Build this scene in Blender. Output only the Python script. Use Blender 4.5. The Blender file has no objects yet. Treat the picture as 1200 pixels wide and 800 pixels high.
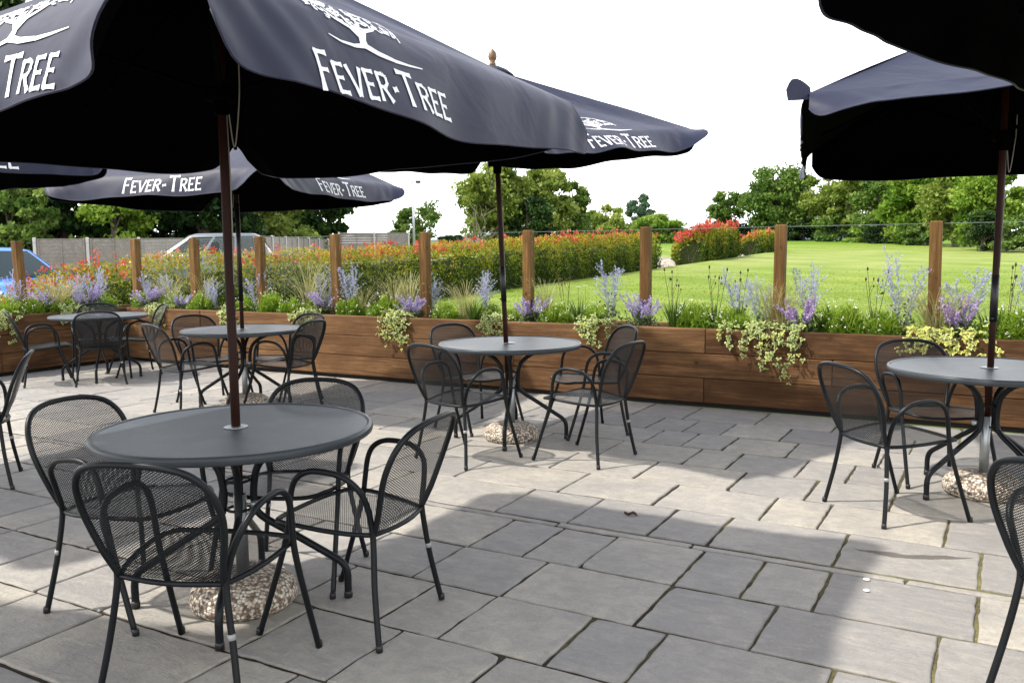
import bpy, math, random
import numpy as np
from mathutils import Vector, Matrix

random.seed(7)
rng = np.random.default_rng(11)
SC = bpy.context.scene
COL = SC.collection
R = math.radians

# ------------------------------------------------------------------ camera frame
YAW = R(29.5); PITCH = 0.104699; ROLL = -0.0092775; EYE = 1.443
CY, SY = math.cos(YAW), math.sin(YAW)

def cw(xc, d, z=0.0):
    """camera-right / forward distances -> world (ground plan)"""
    return Vector((xc * CY - d * SY, xc * SY + d * CY, z))

def wc(x, y):
    return x * CY + y * SY, -x * SY + y * CY

# ------------------------------------------------------------------ tagging helpers
def tag(o, label=None, cat=None, group=None, kind=None):
    if label: o['label'] = label
    if cat: o['category'] = cat
    if group: o['group'] = group
    if kind: o['kind'] = kind
    return o

def empty(name, loc=(0, 0, 0), rz=0.0, label=None, cat=None, group=None):
    o = bpy.data.objects.new(name, None)
    COL.objects.link(o)
    o.location = loc
    o.rotation_euler = (0, 0, rz)
    o.empty_display_size = 0.1
    return tag(o, label, cat, group)

def copy_tree(o, parent=None):
    c = o.copy(); COL.objects.link(c); c.parent = parent
    for ch in [x for x in bpy.data.objects if x.parent == o]:
        copy_tree(ch, c)
    return c

# ------------------------------------------------------------------ mesh builder
class MB:
    def __init__(s):
        s.v = []; s.f = []; s.m = []; s.uv = []; s.at = []; s.sm = []
        s.mat = 0; s.smooth = True; s.tint = 0.0
    def face(s, idx, uv=None):
        s.f.append(tuple(idx)); s.m.append(s.mat); s.sm.append(s.smooth); s.at.append(s.tint); s.uv.append(uv)
    def add(s, verts, faces):
        b = len(s.v); s.v.extend([tuple(p) for p in verts])
        for f in faces: s.face([b + i for i in f])
    def box(s, c, size, rz=0.0, bevel=0.0):
        hx, hy, hz = size[0] / 2, size[1] / 2, size[2] / 2
        cr, sr = math.cos(rz), math.sin(rz)
        sm = s.smooth; s.smooth = False
        def T(p): return (c[0] + p[0] * cr - p[1] * sr, c[1] + p[0] * sr + p[1] * cr, c[2] + p[2])
        if bevel <= 0:
            vs = [T((x * hx, y * hy, z * hz)) for z in (-1, 1) for x, y in ((-1, -1), (1, -1), (1, 1), (-1, 1))]
            s.add(vs, [(3, 2, 1, 0), (4, 5, 6, 7), (0, 1, 5, 4), (1, 2, 6, 5), (2, 3, 7, 6), (3, 0, 4, 7)])
        else:
            b = bevel
            ring = lambda ix, z: [T((x * (hx - ix), y * (hy - ix), z)) for x, y in ((-1, -1), (1, -1), (1, 1), (-1, 1))]
            # chamfered plan corners as well
            def ring8(inset, z):
                X, Y = hx - inset, hy - inset
                k = max(b - inset, 0.0005)
                return [T(p + (z,)) for p in ((-X + k, -Y), (X - k, -Y), (X, -Y + k), (X, Y - k), (X - k, Y), (-X + k, Y), (-X, Y - k), (-X, -Y + k))]
            rs = [ring8(b, -hz), ring8(0, -hz + b), ring8(0, hz - b), ring8(b, hz)]
            base = len(s.v)
            for r in rs: s.v.extend(r)
            for i in range(3):
                for j in range(8):
                    a = base + i * 8 + j; a2 = base + i * 8 + (j + 1) % 8
                    s.face((a, a2, a2 + 8, a + 8))
            s.face([base + j for j in range(7, -1, -1)])
            s.face([base + 24 + j for j in range(8)])
        s.smooth = sm
    def tube(s, pts, r, n=8, closed=False, cap=True):
        pts = [Vector(p) for p in pts]
        N = len(pts)
        rr = r if hasattr(r, '__len__') else [r] * N
        tang = []
        for i in range(N):
            if closed: t = pts[(i + 1) % N] - pts[i - 1]
            else: t = pts[min(i + 1, N - 1)] - pts[max(i - 1, 0)]
            tang.append(t.normalized() if t.length > 1e-9 else Vector((0, 0, 1)))
        up = Vector((0, 0, 1)) if abs(tang[0].z) < 0.9 else Vector((1, 0, 0))
        nrm = tang[0].cross(up).normalized()
        base = len(s.v)
        for i in range(N):
            nrm = (nrm - tang[i] * nrm.dot(tang[i]))
            if nrm.length < 1e-6: nrm = tang[i].orthogonal()
            nrm.normalize()
            bi = tang[i].cross(nrm)
            for j in range(n):
                a = 2 * math.pi * j / n
                p = pts[i] + (nrm * math.cos(a) + bi * math.sin(a)) * rr[i]
                s.v.append(tuple(p))
        M = N if closed else N - 1
        for i in range(M):
            i2 = (i + 1) % N
            for j in range(n):
                j2 = (j + 1) % n
                s.face((base + i * n + j, base + i * n + j2, base + i2 * n + j2, base + i2 * n + j))
        if cap and not closed:
            s.face([base + j for j in range(n - 1, -1, -1)])
            s.face([base + (N - 1) * n + j for j in range(n)])
    def lathe(s, prof, c=(0, 0, 0), n=24):
        base = len(s.v)
        for (r, z) in prof:
            for j in range(n):
                a = 2 * math.pi * j / n
                s.v.append((c[0] + r * math.cos(a), c[1] + r * math.sin(a), c[2] + z))
        for i in range(len(prof) - 1):
            for j in range(n):
                j2 = (j + 1) % n
                s.face((base + i * n + j, base + i * n + j2, base + (i + 1) * n + j2, base + (i + 1) * n + j))
        s.face([base + j for j in range(n - 1, -1, -1)])
        s.face([base + (len(prof) - 1) * n + j for j in range(n)])
    def grid(s, P, flip=False):
        """P[i][j] -> (point, (u,v))"""
        base = len(s.v); ni = len(P); nj = len(P[0])
        for row in P:
            for p, uv in row: s.v.append(tuple(p))
        for i in range(ni - 1):
            for j in range(nj - 1):
                q = [(i, j), (i, j + 1), (i + 1, j + 1), (i + 1, j)]
                if flip: q = q[::-1]
                s.face([base + a * nj + b for a, b in q], [P[a][b][1] for a, b in q])
    def build(s, name, mats, parent=None):
        me = bpy.data.meshes.new(name)
        me.from_pydata(s.v, [], s.f)
        for m in (mats if isinstance(mats, (list, tuple)) else [mats]): me.materials.append(m)
        me.polygons.foreach_set('material_index', s.m)
        me.polygons.foreach_set('use_smooth', s.sm)
        if any(s.at):
            a = me.attributes.new('tint', 'FLOAT', 'FACE'); a.data.foreach_set('value', s.at)
        if any(u is not None for u in s.uv):
            l = me.uv_layers.new(name='UVMap'); flat = []
            for f, u in zip(s.f, s.uv):
                for k in range(len(f)): flat.extend(u[k] if u else (0, 0))
            l.data.foreach_set('uv', flat)
        me.update()
        o = bpy.data.objects.new(name, me); COL.objects.link(o); o.parent = parent
        return o

def catmull(pts, n=6, closed=False):
    pts = [Vector(p) for p in pts]; out = []
    N = len(pts); M = N if closed else N - 1
    for i in range(M):
        if closed: p0, p1, p2, p3 = pts[i - 1], pts[i], pts[(i + 1) % N], pts[(i + 2) % N]
        else: p0, p1, p2, p3 = pts[max(i - 1, 0)], pts[i], pts[i + 1], pts[min(i + 2, N - 1)]
        for k in range(n):
            t = k / n
            out.append(0.5 * ((2 * p1) + (p2 - p0) * t + (2 * p0 - 5 * p1 + 4 * p2 - p3) * t * t + (3 * p1 - p0 - 3 * p2 + p3) * t ** 3))
    if not closed: out.append(pts[-1])
    return out

def np_mesh(name, verts, nper, mats, parent=None, tint=None, rim=None, smooth=True, matidx=None):
    """verts (N,nper,3): N separate polygons of nper corners each"""
    N = verts.shape[0]
    me = bpy.data.meshes.new(name)
    me.vertices.add(N * nper); me.loops.add(N * nper); me.polygons.add(N)
    me.vertices.foreach_set('co', np.ascontiguousarray(verts, dtype=np.float32).ravel())
    me.loops.foreach_set('vertex_index', np.arange(N * nper, dtype=np.int32))
    me.polygons.foreach_set('loop_start', np.arange(0, N * nper, nper, dtype=np.int32))
    me.polygons.foreach_set('loop_total', np.full(N, nper, dtype=np.int32))
    for m in (mats if isinstance(mats, (list, tuple)) else [mats]): me.materials.append(m)
    if matidx is not None: me.polygons.foreach_set('material_index', matidx.astype(np.int32))
    if tint is not None:
        a = me.attributes.new('tint', 'FLOAT', 'FACE'); a.data.foreach_set('value', tint.astype(np.float32))
    me.update(calc_edges=True)
    o = bpy.data.objects.new(name, me); COL.objects.link(o); o.parent = parent
    return o

def leaf_quads(c, size, up=0.3, aspect=0.55, droop=0.0, r=None):
    """diamond leaves at centres c (N,3); size scalar or (N,)"""
    r = r or rng
    N = len(c)
    size = np.broadcast_to(np.asarray(size, float), (N,))[:, None]
    d = r.normal(size=(N, 3)); d[:, 2] += up; d[:, 2] -= droop
    d /= np.linalg.norm(d, axis=1, keepdims=True) + 1e-9
    n = r.normal(size=(N, 3)); n[:, 2] += 0.6
    s = np.cross(d, n); s /= np.linalg.norm(s, axis=1, keepdims=True) + 1e-9
    a = c - d * size * .5
    b = c + d * size * .5
    w = s * size * aspect * .5
    return np.stack([a, c + w, b, c - w], axis=1)

# ------------------------------------------------------------------ materials
def nmat(name):
    m = bpy.data.materials.new(name); m.use_nodes = True
    nt = m.node_tree; nt.nodes.clear()
    out = nt.nodes.new('ShaderNodeOutputMaterial')
    return m, nt, out

def N(nt, t, **kw):
    n = nt.nodes.new(t)
    for k, v in kw.items():
        if k.startswith('i_'):
            n.inputs[k[2:].replace('_', ' ')].default_value = v
        else: setattr(n, k, v)
    return n

def L(nt, a, b): nt.links.new(a, b)

def ramp(nt, fac, stops):
    r = nt.nodes.new('ShaderNodeValToRGB')
    els = r.color_ramp.elements
    while len(els) < len(stops): els.new(0.5)
    for e, (p, c) in zip(els, stops): e.position = p; e.color = (*c, 1)
    if fac is not None: L(nt, fac, r.inputs[0])
    return r.outputs[0]

def coords(nt, scale=(1, 1, 1), kind='Object'):
    tc = nt.nodes.new('ShaderNodeTexCoord')
    mp = nt.nodes.new('ShaderNodeMapping'); mp.inputs['Scale'].default_value = scale
    L(nt, tc.outputs[kind], mp.inputs[0])
    return mp.outputs[0]

def noise(nt, vec, scale, detail=4, rough=.55, dist=0.0):
    n = nt.nodes.new('ShaderNodeTexNoise')
    n.inputs['Scale'].default_value = scale; n.inputs['Detail'].default_value = detail
    n.inputs['Roughness'].default_value = rough; n.inputs['Distortion'].default_value = dist
    if vec is not None: L(nt, vec, n.inputs['Vector'])
    return n.outputs['Fac']

def mix(nt, fac, a, b, mode='MIX'):
    m = nt.nodes.new('ShaderNodeMix'); m.data_type = 'RGBA'; m.blend_type = mode
    for sock, val in ((m.inputs[0], fac), (m.inputs[6], a), (m.inputs[7], b)):
        if hasattr(val, 'is_output'): L(nt, val, sock)
        elif isinstance(val, (int, float)): sock.default_value = val
        else: sock.default_value = (*val, 1)
    return m.outputs[2]

def math_(nt, op, a, b=None, c=None):
    m = nt.nodes.new('ShaderNodeMath'); m.operation = op
    for i, val in enumerate((a, b, c)):
        if val is None: continue
        if hasattr(val, 'is_output'): L(nt, val, m.inputs[i])
        else: m.inputs[i].default_value = val
    return m.outputs[0]

def bump(nt, h, strength=.3, dist=.01, nrm=None):
    b = nt.nodes.new('ShaderNodeBump'); b.inputs['Strength'].default_value = strength; b.inputs['Distance'].default_value = dist
    L(nt, h, b.inputs['Height'])
    if nrm is not None: L(nt, nrm, b.inputs['Normal'])
    return b.outputs[0]

def mapr(nt, f, a, b, c, d):
    mr = nt.nodes.new('ShaderNodeMapRange'); L(nt, f, mr.inputs[0])
    for i, x in zip((1, 2, 3, 4), (a, b, c, d)): mr.inputs[i].default_value = x
    return mr.outputs[0]

def principled(nt, out, col, rough=.5, metal=0.0, spec=.5, nrm=None):
    p = nt.nodes.new('ShaderNodeBsdfPrincipled')
    for sock, val in ((p.inputs['Base Color'], col), (p.inputs['Roughness'], rough)):
        if hasattr(val, 'is_output'): L(nt, val, sock)
        elif isinstance(val, (int, float)): sock.default_value = val
        else: sock.default_value = (*val, 1)
    p.inputs['Metallic'].default_value = metal
    p.inputs['Specular IOR Level'].default_value = spec
    if nrm is not None: L(nt, nrm, p.inputs['Normal'])
    if out is not None: L(nt, p.outputs[0], out.inputs[0])
    return p

def simple(name, col, rough=.5, metal=0.0, spec=.5, var=.15, scale=6.0, bmp=0.0, bscale=40):
    m, nt, out = nmat(name)
    v = coords(nt)
    f = noise(nt, v, scale)
    c = mix(nt, f, tuple(x * (1 - var) for x in col), tuple(min(x * (1 + var), 1) for x in col))
    nr = bump(nt, noise(nt, v, bscale), bmp, .004) if bmp else None
    principled(nt, out, c, rough, metal, spec, nr)
    return m

def leafmat(name, stops, trans=.3, rough=.55, spec=.25):
    m, nt, out = nmat(name)
    at = nt.nodes.new('ShaderNodeAttribute'); at.attribute_name = 'tint'
    c = ramp(nt, at.outputs['Fac'], stops)
    p = principled(nt, None, c, rough, 0, spec)
    t = nt.nodes.new('ShaderNodeBsdfTranslucent')
    L(nt, mix(nt, .5, c, (1, 1, .35), 'MULTIPLY'), t.inputs[0])
    mx = nt.nodes.new('ShaderNodeMixShader'); mx.inputs[0].default_value = trans
    L(nt, p.outputs[0], mx.inputs[1]); L(nt, t.outputs[0], mx.inputs[2]); L(nt, mx.outputs[0], out.inputs[0])
    return m

M = {}
# powder coated steel of chairs and tables
def metal_mat(name, col, rough):
    m, nt, out = nmat(name)
    v = coords(nt)
    f = noise(nt, v, 9); f2 = noise(nt, v, 900, 1)
    c = mix(nt, f, tuple(x * .8 for x in col), tuple(x * 1.25 for x in col))
    principled(nt, out, c, mix_rough(nt, f, rough), 0.0, .2, bump(nt, f2, .08, .001))
    return m
def mix_rough(nt, f, r):
    mr = nt.nodes.new('ShaderNodeMapRange'); L(nt, f, mr.inputs[0])
    mr.inputs[3].default_value = r - .08; mr.inputs[4].default_value = r + .1
    return mr.outputs[0]
M['steel'] = metal_mat('graphite_powder_coat', (.007, .0085, .010), .38)
M['galv'] = simple('galvanised_steel', (.42, .45, .46), .42, .85, .5, .25, 18)
M['blackplastic'] = simple('black_plastic', (.012, .012, .013), .45)
M['whitetag'] = simple('pale_tag', (.28, .28, .27), .5)

def mesh_mat(name, col, p, q, w):
    """expanded metal: open diamonds"""
    m, nt, out = nmat(name)
    uv = nt.nodes.new('ShaderNodeTexCoord')
    sp = nt.nodes.new('ShaderNodeSeparateXYZ'); L(nt, uv.outputs['UV'], sp.inputs[0])
    u = math_(nt, 'DIVIDE', sp.outputs[0], p); v = math_(nt, 'DIVIDE', sp.outputs[1], q)
    a = math_(nt, 'ABSOLUTE', math_(nt, 'SUBTRACT', math_(nt, 'FRACT', math_(nt, 'ADD', math_(nt, 'ADD', u, v), 50.0)), .5))
    b = math_(nt, 'ABSOLUTE', math_(nt, 'SUBTRACT', math_(nt, 'FRACT', math_(nt, 'ADD', math_(nt, 'SUBTRACT', u, v), 50.0)), .5))
    strand = math_(nt, 'GREATER_THAN', math_(nt, 'MAXIMUM', a, b), .5 - w)
    pr = principled(nt, None, col, .45, 0, .3)
    tr = nt.nodes.new('ShaderNodeBsdfTransparent')
    mx = nt.nodes.new('ShaderNodeMixShader')
    L(nt, strand, mx.inputs[0]); L(nt, tr.outputs[0], mx.inputs[1]); L(nt, pr.outputs[0], mx.inputs[2])
    L(nt, mx.outputs[0], out.inputs[0])
    return m
M['mesh'] = mesh_mat('expanded_steel_mesh', (.007, .0085, .010), .0135, .0085, .185)

def tabletop_mat():
    m, nt, out = nmat('fine_mesh_tabletop')
    v = coords(nt)
    sp = nt.nodes.new('ShaderNodeSeparateXYZ'); L(nt, v, sp.inputs[0])
    u = math_(nt, 'DIVIDE', sp.outputs[0], .0125); w = math_(nt, 'DIVIDE', sp.outputs[1], .0085)
    a = math_(nt, 'ABSOLUTE', math_(nt, 'SUBTRACT', math_(nt, 'FRACT', math_(nt, 'ADD', math_(nt, 'ADD', u, w), 200.0)), .5))
    b = math_(nt, 'ABSOLUTE', math_(nt, 'SUBTRACT', math_(nt, 'FRACT', math_(nt, 'ADD', math_(nt, 'SUBTRACT', u, w), 200.0)), .5))
    hole = math_(nt, 'LESS_THAN', math_(nt, 'MAXIMUM', a, b), .27)
    f = noise(nt, v, 3.5, 5); sp1 = noise(nt, v, 60, 3)
    base = mix(nt, f, (.040, .053, .066), (.062, .080, .096))
    oi = nt.nodes.new('ShaderNodeObjectInfo'); va = nt.nodes.new('ShaderNodeVectorMath'); va.operation = 'ADD'; cb = nt.nodes.new('ShaderNodeCombineXYZ')
    L(nt, math_(nt, 'MULTIPLY', oi.outputs['Random'], 40.0), cb.inputs[0]); L(nt, v, va.inputs[0]); L(nt, cb.outputs[0], va.inputs[1])
    dust = noise(nt, va.outputs[0], 5.5, 7, .68, 1.0)
    base = mix(nt, mapr(nt, dust, .46, .70, 0, .55), base, (.12, .135, .145))
    vr = nt.nodes.new('ShaderNodeTexVoronoi'); vr.inputs['Scale'].default_value = 3.4; L(nt, va.outputs[0], vr.inputs['Vector'])
    rg = mapr(nt, math_(nt, 'ABSOLUTE', math_(nt, 'SUBTRACT', vr.outputs['Distance'], .13)), .0, .012, .38, 0)
    base = mix(nt, math_(nt, 'MULTIPLY', rg, mapr(nt, dust, .4, .6, 0, 1)), base, (.16, .175, .18))
    base = mix(nt, math_(nt, 'GREATER_THAN', sp1, .70), base, (.13, .14, .145))
    c = mix(nt, hole, base, (.012, .013, .015))
    pr = principled(nt, out, c, .4, 0, .5, bump(nt, math_(nt, 'SUBTRACT', 1.0, hole), .25, .002))
    return m
M['tabletop'] = tabletop_mat()
M['rim'] = metal_mat('graphite_rim', (.045, .052, .058), .33)

# umbrella cloth
def cloth(name, col, rough=.7, sheen=.35, spec=.25):
    m, nt, out = nmat(name)
    v = coords(nt)
    f = noise(nt, v, 3.0, 5, .6); f2 = noise(nt, v, 380, 2)
    c = mix(nt, f, tuple(x * .8 for x in col), tuple(x * 1.2 for x in col))
    crease = noise(nt, coords(nt, (1, 1, 1)), 3.2, 3, .5, .5)
    nb = bump(nt, crease, .35, .035); nb = bump(nt, f2, .12, .001, nb)
    p = principled(nt, out, c, rough, 0, spec, nb)
    p.inputs['Sheen Weight'].default_value = sheen; p.inputs['Sheen Roughness'].default_value = .4
    p.inputs['Sheen Tint'].default_value = (.8, .8, 1, 1)
    return m
M['cloth'] = cloth('navy_black_parasol_cloth', (.0095, .0115, .029), .55, .09, .28)
M['lining'] = cloth('black_parasol_lining', (.0012, .0012, .0017), .9, 0.0, .01)
M['print'] = simple('white_print', (.78, .78, .78), .6, var=.03)
def wood(name, dark, light, rough=.55, axis=2, scale=1.0, knots=True, spec=.3, shift=0.0, rings=0.0):
    m, nt, out = nmat(name)
    oi = nt.nodes.new('ShaderNodeObjectInfo')
    cmb = nt.nodes.new('ShaderNodeCombineXYZ')
    for k in range(3): L(nt, math_(nt, 'MULTIPLY', oi.outputs['Random'], 31.0 + 7 * k), cmb.inputs[k])
    va = nt.nodes.new('ShaderNodeVectorMath'); va.operation = 'ADD'; L(nt, coords(nt), va.inputs[0]); L(nt, cmb.outputs[0], va.inputs[1])
    def mapped(s_):
        mp = nt.nodes.new('ShaderNodeMapping'); mp.inputs['Scale'].default_value = s_; L(nt, va.outputs[0], mp.inputs[0]); return mp.outputs[0]
    sc = [14.0 * scale] * 3; sc[axis] = .9 * scale
    g = noise(nt, mapped(sc), 1.6, 7, .66, .9)
    sf = [70.0 * scale] * 3; sf[axis] = 2.2 * scale
    fine = noise(nt, mapped(sf), 1.3, 5, .7, .3)
    c = ramp(nt, g, [(.28, dark), (.5, tuple(a * .55 + b * .45 for a, b in zip(dark, light))), (.74, light)])
    c = mix(nt, mapr(nt, fine, .36, .6, .62, 0), c, tuple(x * .55 for x in dark))
    sb = [2.6] * 3; sb[axis] = 1.1
    blot = noise(nt, mapped(sb), 1.5, 5, .62, .5)
    c = mix(nt, mapr(nt, blot, .40, .66, 0, .8), c, tuple(x * .9 for x in dark))
    c = mix(nt, mapr(nt, oi.outputs['Random'], 0, 1, 0, .35), c, tuple(x * 1.15 for x in dark))
    if knots:
        vo = nt.nodes.new('ShaderNodeTexVoronoi'); vo.inputs['Scale'].default_value = 2.9
        sk = [1.6, 1.6, 1.6]; sk[axis] = .85
        L(nt, mapped(sk), vo.inputs['Vector'])
        d_ = math_(nt, 'ADD', vo.outputs['Distance'], math_(nt, 'MULTIPLY', fine, .03))
        k = mapr(nt, d_, .045, .10, 1, 0)
        c = mix(nt, math_(nt, 'MULTIPLY', k, .85), c, tuple(x * .25 for x in dark))
        rg = math_(nt, 'SINE', math_(nt, 'MULTIPLY', d_, 130.0))
        c = mix(nt, math_(nt, 'MULTIPLY', math_(nt, 'MULTIPLY', mapr(nt, d_, .08, .26, 1, 0), mapr(nt, rg, .2, .9, 0, 1)), .5), c, tuple(x * .5 for x in dark))
    h = math_(nt, 'ADD', g, math_(nt, 'MULTIPLY', fine, .8))
    principled(nt, out, c, rough, 0, spec, bump(nt, h, .55, .004))
    return m
M['pole'] = wood('red_brown_varnished_wood', (.017, .005, .003), (.060, .018, .008), .5, 2, 1.0, False, .16)
M['rib'] = wood('shade_black_rib', (.0012, .0008, .0007), (.002, .0012, .001), .9, 2, 1.0, False, .02)  # brown ribs coloured near-black, shade under the canopy put into the tone
M['knob'] = wood('tan_turned_wood', (.12, .065, .03), (.30, .18, .09), .45, 2, 1.0, False, .4)
M['board_x'] = wood('sun_toned_planter_board', (.095, .046, .020), (.39, .220, .098), .8, 0, 1.0, True, .15)
M['board_half_shade'] = wood('half_shade_planter_board', (.068, .032, .014), (.31, .165, .072), .8, 0, 1.0, True, .15)
M['board_shade'] = wood('shade_toned_planter_board', (.047, .022, .0095), (.245, .125, .053), .8, 0, 1.0, True, .15)  # darker copy of the same wood, parasol shade put into its colour
M['board_y'] = wood('stained_planter_board_side', (.047, .022, .0095), (.245, .125, .053), .8, 1, 1.0, True, .15)
M['post'] = wood('stained_timber_post', (.075, .037, .011), (.40, .225, .078), .75, 2, 1.0, True, .15)
M['void'] = simple('gap_shade_timber', (.012, .010, .009), .9)  # shadow of the gap under the planter, put into the colour
M['rope'] = simple('pale_cord', (.30, .28, .24), .8)
M['sleeve'] = simple('black_sleeve', (.008, .008, .009), .4)

def soil_mat():
    m, nt, out = nmat('bark_mulch'); v = coords(nt)
    vo = nt.nodes.new('ShaderNodeTexVoronoi'); vo.inputs['Scale'].default_value = 45; L(nt, v, vo.inputs['Vector'])
    c = ramp(nt, noise(nt, vo.outputs['Color'], 3), [(.3, (.012, .006, .004)), (.6, (.05, .022, .014)), (.8, (.11, .05, .03))])
    principled(nt, out, c, .9, 0, .2, bump(nt, vo.outputs['Distance'], .9, .02)); return m
M['soil'] = soil_mat()

def aggregate_mat():
    m, nt, out = nmat('exposed_aggregate_concrete'); v = coords(nt)
    vo = nt.nodes.new('ShaderNodeTexVoronoi'); vo.inputs['Scale'].default_value = 75; L(nt, v, vo.inputs['Vector'])
    pick = nt.nodes.new('ShaderNodeSeparateColor'); L(nt, vo.outputs['Color'], pick.inputs[0])
    c = ramp(nt, pick.outputs[0], [(.0, (.10, .075, .06)), (.25, (.36, .27, .19)), (.5, (.58, .50, .40)), (.8, (.74, .68, .58)), (1, (.46, .40, .33))])
    e = mapr(nt, vo.outputs['Distance'], .42, .70, 0, .85)
    c = mix(nt, e, c, (.10, .075, .055))
    principled(nt, out, c, .75, 0, .3, bump(nt, math_(nt, 'SUBTRACT', 1.0, vo.outputs['Distance']), .9, .008)); return m
M['aggregate'] = aggregate_mat()

def slab_mat():
    m, nt, out = nmat('riven_sandstone_slab'); v = coords(nt)
    at = nt.nodes.new('ShaderNodeAttribute'); at.attribute_name = 'tint'
    base = ramp(nt, at.outputs['Fac'], [(0, (.255, .242, .226)), (.35, (.325, .304, .272)), (.65, (.385, .356, .304)), (1, (.455, .41, .332))])
    # shift noise per slab so neighbours never share a pattern
    cmb = nt.nodes.new('ShaderNodeCombineXYZ'); k = math_(nt, 'MULTIPLY', at.outputs['Fac'], 37.0)
    L(nt, k, cmb.inputs[0]); L(nt, k, cmb.inputs[2])
    va = nt.nodes.new('ShaderNodeVectorMath'); va.operation = 'ADD'; L(nt, v, va.inputs[0]); L(nt, cmb.outputs[0], va.inputs[1])
    vv = va.outputs[0]
    st = nt.nodes.new('ShaderNodeMapping'); st.inputs['Scale'].default_value = (1.3, 4.2, 1); L(nt, vv, st.inputs[0])
    big = noise(nt, vv, 1.7, 6, .62, .4); streak = noise(nt, st.outputs[0], 3.2, 7, .66, 1.1); fine = noise(nt, vv, 90, 3, .7)
    c = mix(nt, mapr(nt, big, .36, .68, 0, .65), base, (.205, .20, .198))
    c = mix(nt, mapr(nt, streak, .45, .72, 0, .42), c, (.46, .415, .34))
    mid = noise(nt, vv, 13, 6, .7, .5)
    c = mix(nt, mapr(nt, mid, .40, .68, 0, .5), c, (.185, .175, .165))
    c = mix(nt, mapr(nt, mid, .62, .75, 0, .4), c, (.50, .46, .39))
    c = mix(nt, mapr(nt, fine, .35, .7, 0, .30), c, (.15, .14, .13))
    # specks of lichen and dropped bits
    vo = nt.nodes.new('ShaderNodeTexVoronoi'); vo.inputs['Scale'].default_value = 9; L(nt, vv, vo.inputs['Vector'])
    c = mix(nt, mapr(nt, vo.outputs['Distance'], .012, .03, .8, 0), c, (.06, .05, .04))
    # damp stain that lies across one slab (its own shape)
    sp = nt.nodes.new('ShaderNodeSeparateXYZ'); L(nt, v, sp.inputs[0])
    wob = math_(nt, 'MULTIPLY', math_(nt, 'SUBTRACT', noise(nt, v, 7, 5, .6), .5), .16)
    # long thin curved streak from (-.56,4.30) to (.0,4.47)
    xx = math_(nt, 'ADD', sp.outputs[0], .30)
    curve = math_(nt, 'ADD', math_(nt, 'MULTIPLY', math_(nt, 'MULTIPLY', xx, xx), .75), math_(nt, 'ADD', math_(nt, 'MULTIPLY', xx, .28), 4.335))
    dy = math_(nt, 'ABSOLUTE', math_(nt, 'ADD', math_(nt, 'SUBTRACT', sp.outputs[1], curve), math_(nt, 'MULTIPLY', wob, .45)))
    wid = mapr(nt, math_(nt, 'ABSOLUTE', math_(nt, 'ADD', xx, wob)), .12, .29, .033, 0.0)
    stain = mapr(nt, math_(nt, 'SUBTRACT', wid, dy), -.002, .007, 0, .8)
    c = mix(nt, stain, c, (.075, .066, .055))
    h = math_(nt, 'ADD', math_(nt, 'MULTIPLY', streak, .8), math_(nt, 'ADD', math_(nt, 'MULTIPLY', fine, .12), big))
    principled(nt, out, c, .72, 0, .3, bump(nt, math_(nt, 'ADD', h, math_(nt, 'MULTIPLY', mid, .45)), .8, .014)); return m
M['slab'] = slab_mat()

def joint_mat():
    m, nt, out = nmat('sandy_mossy_joint'); v = coords(nt)
    f = noise(nt, v, 3.0, 5, .6); g = noise(nt, v, 60, 3)
    sp = nt.nodes.new('ShaderNodeSeparateXYZ'); L(nt, v, sp.inputs[0])
    pos = math_(nt, 'ADD', math_(nt, 'MULTIPLY', sp.outputs[0], .16), math_(nt, 'MULTIPLY', sp.outputs[1], -.02))
    mm = mapr(nt, math_(nt, 'ADD', pos, math_(nt, 'MULTIPLY', f, 1.0)), .18, .55, 0, 1)
    moss = mix(nt, g, (.075, .066, .028), (.30, .275, .125))
    c = mix(nt, mm, mix(nt, g, (.018, .015, .012), (.07, .055, .04)), moss)
    principled(nt, out, c, .95, 0, .1, bump(nt, g, .8, .01)); return m
M['joint'] = joint_mat()

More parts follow.
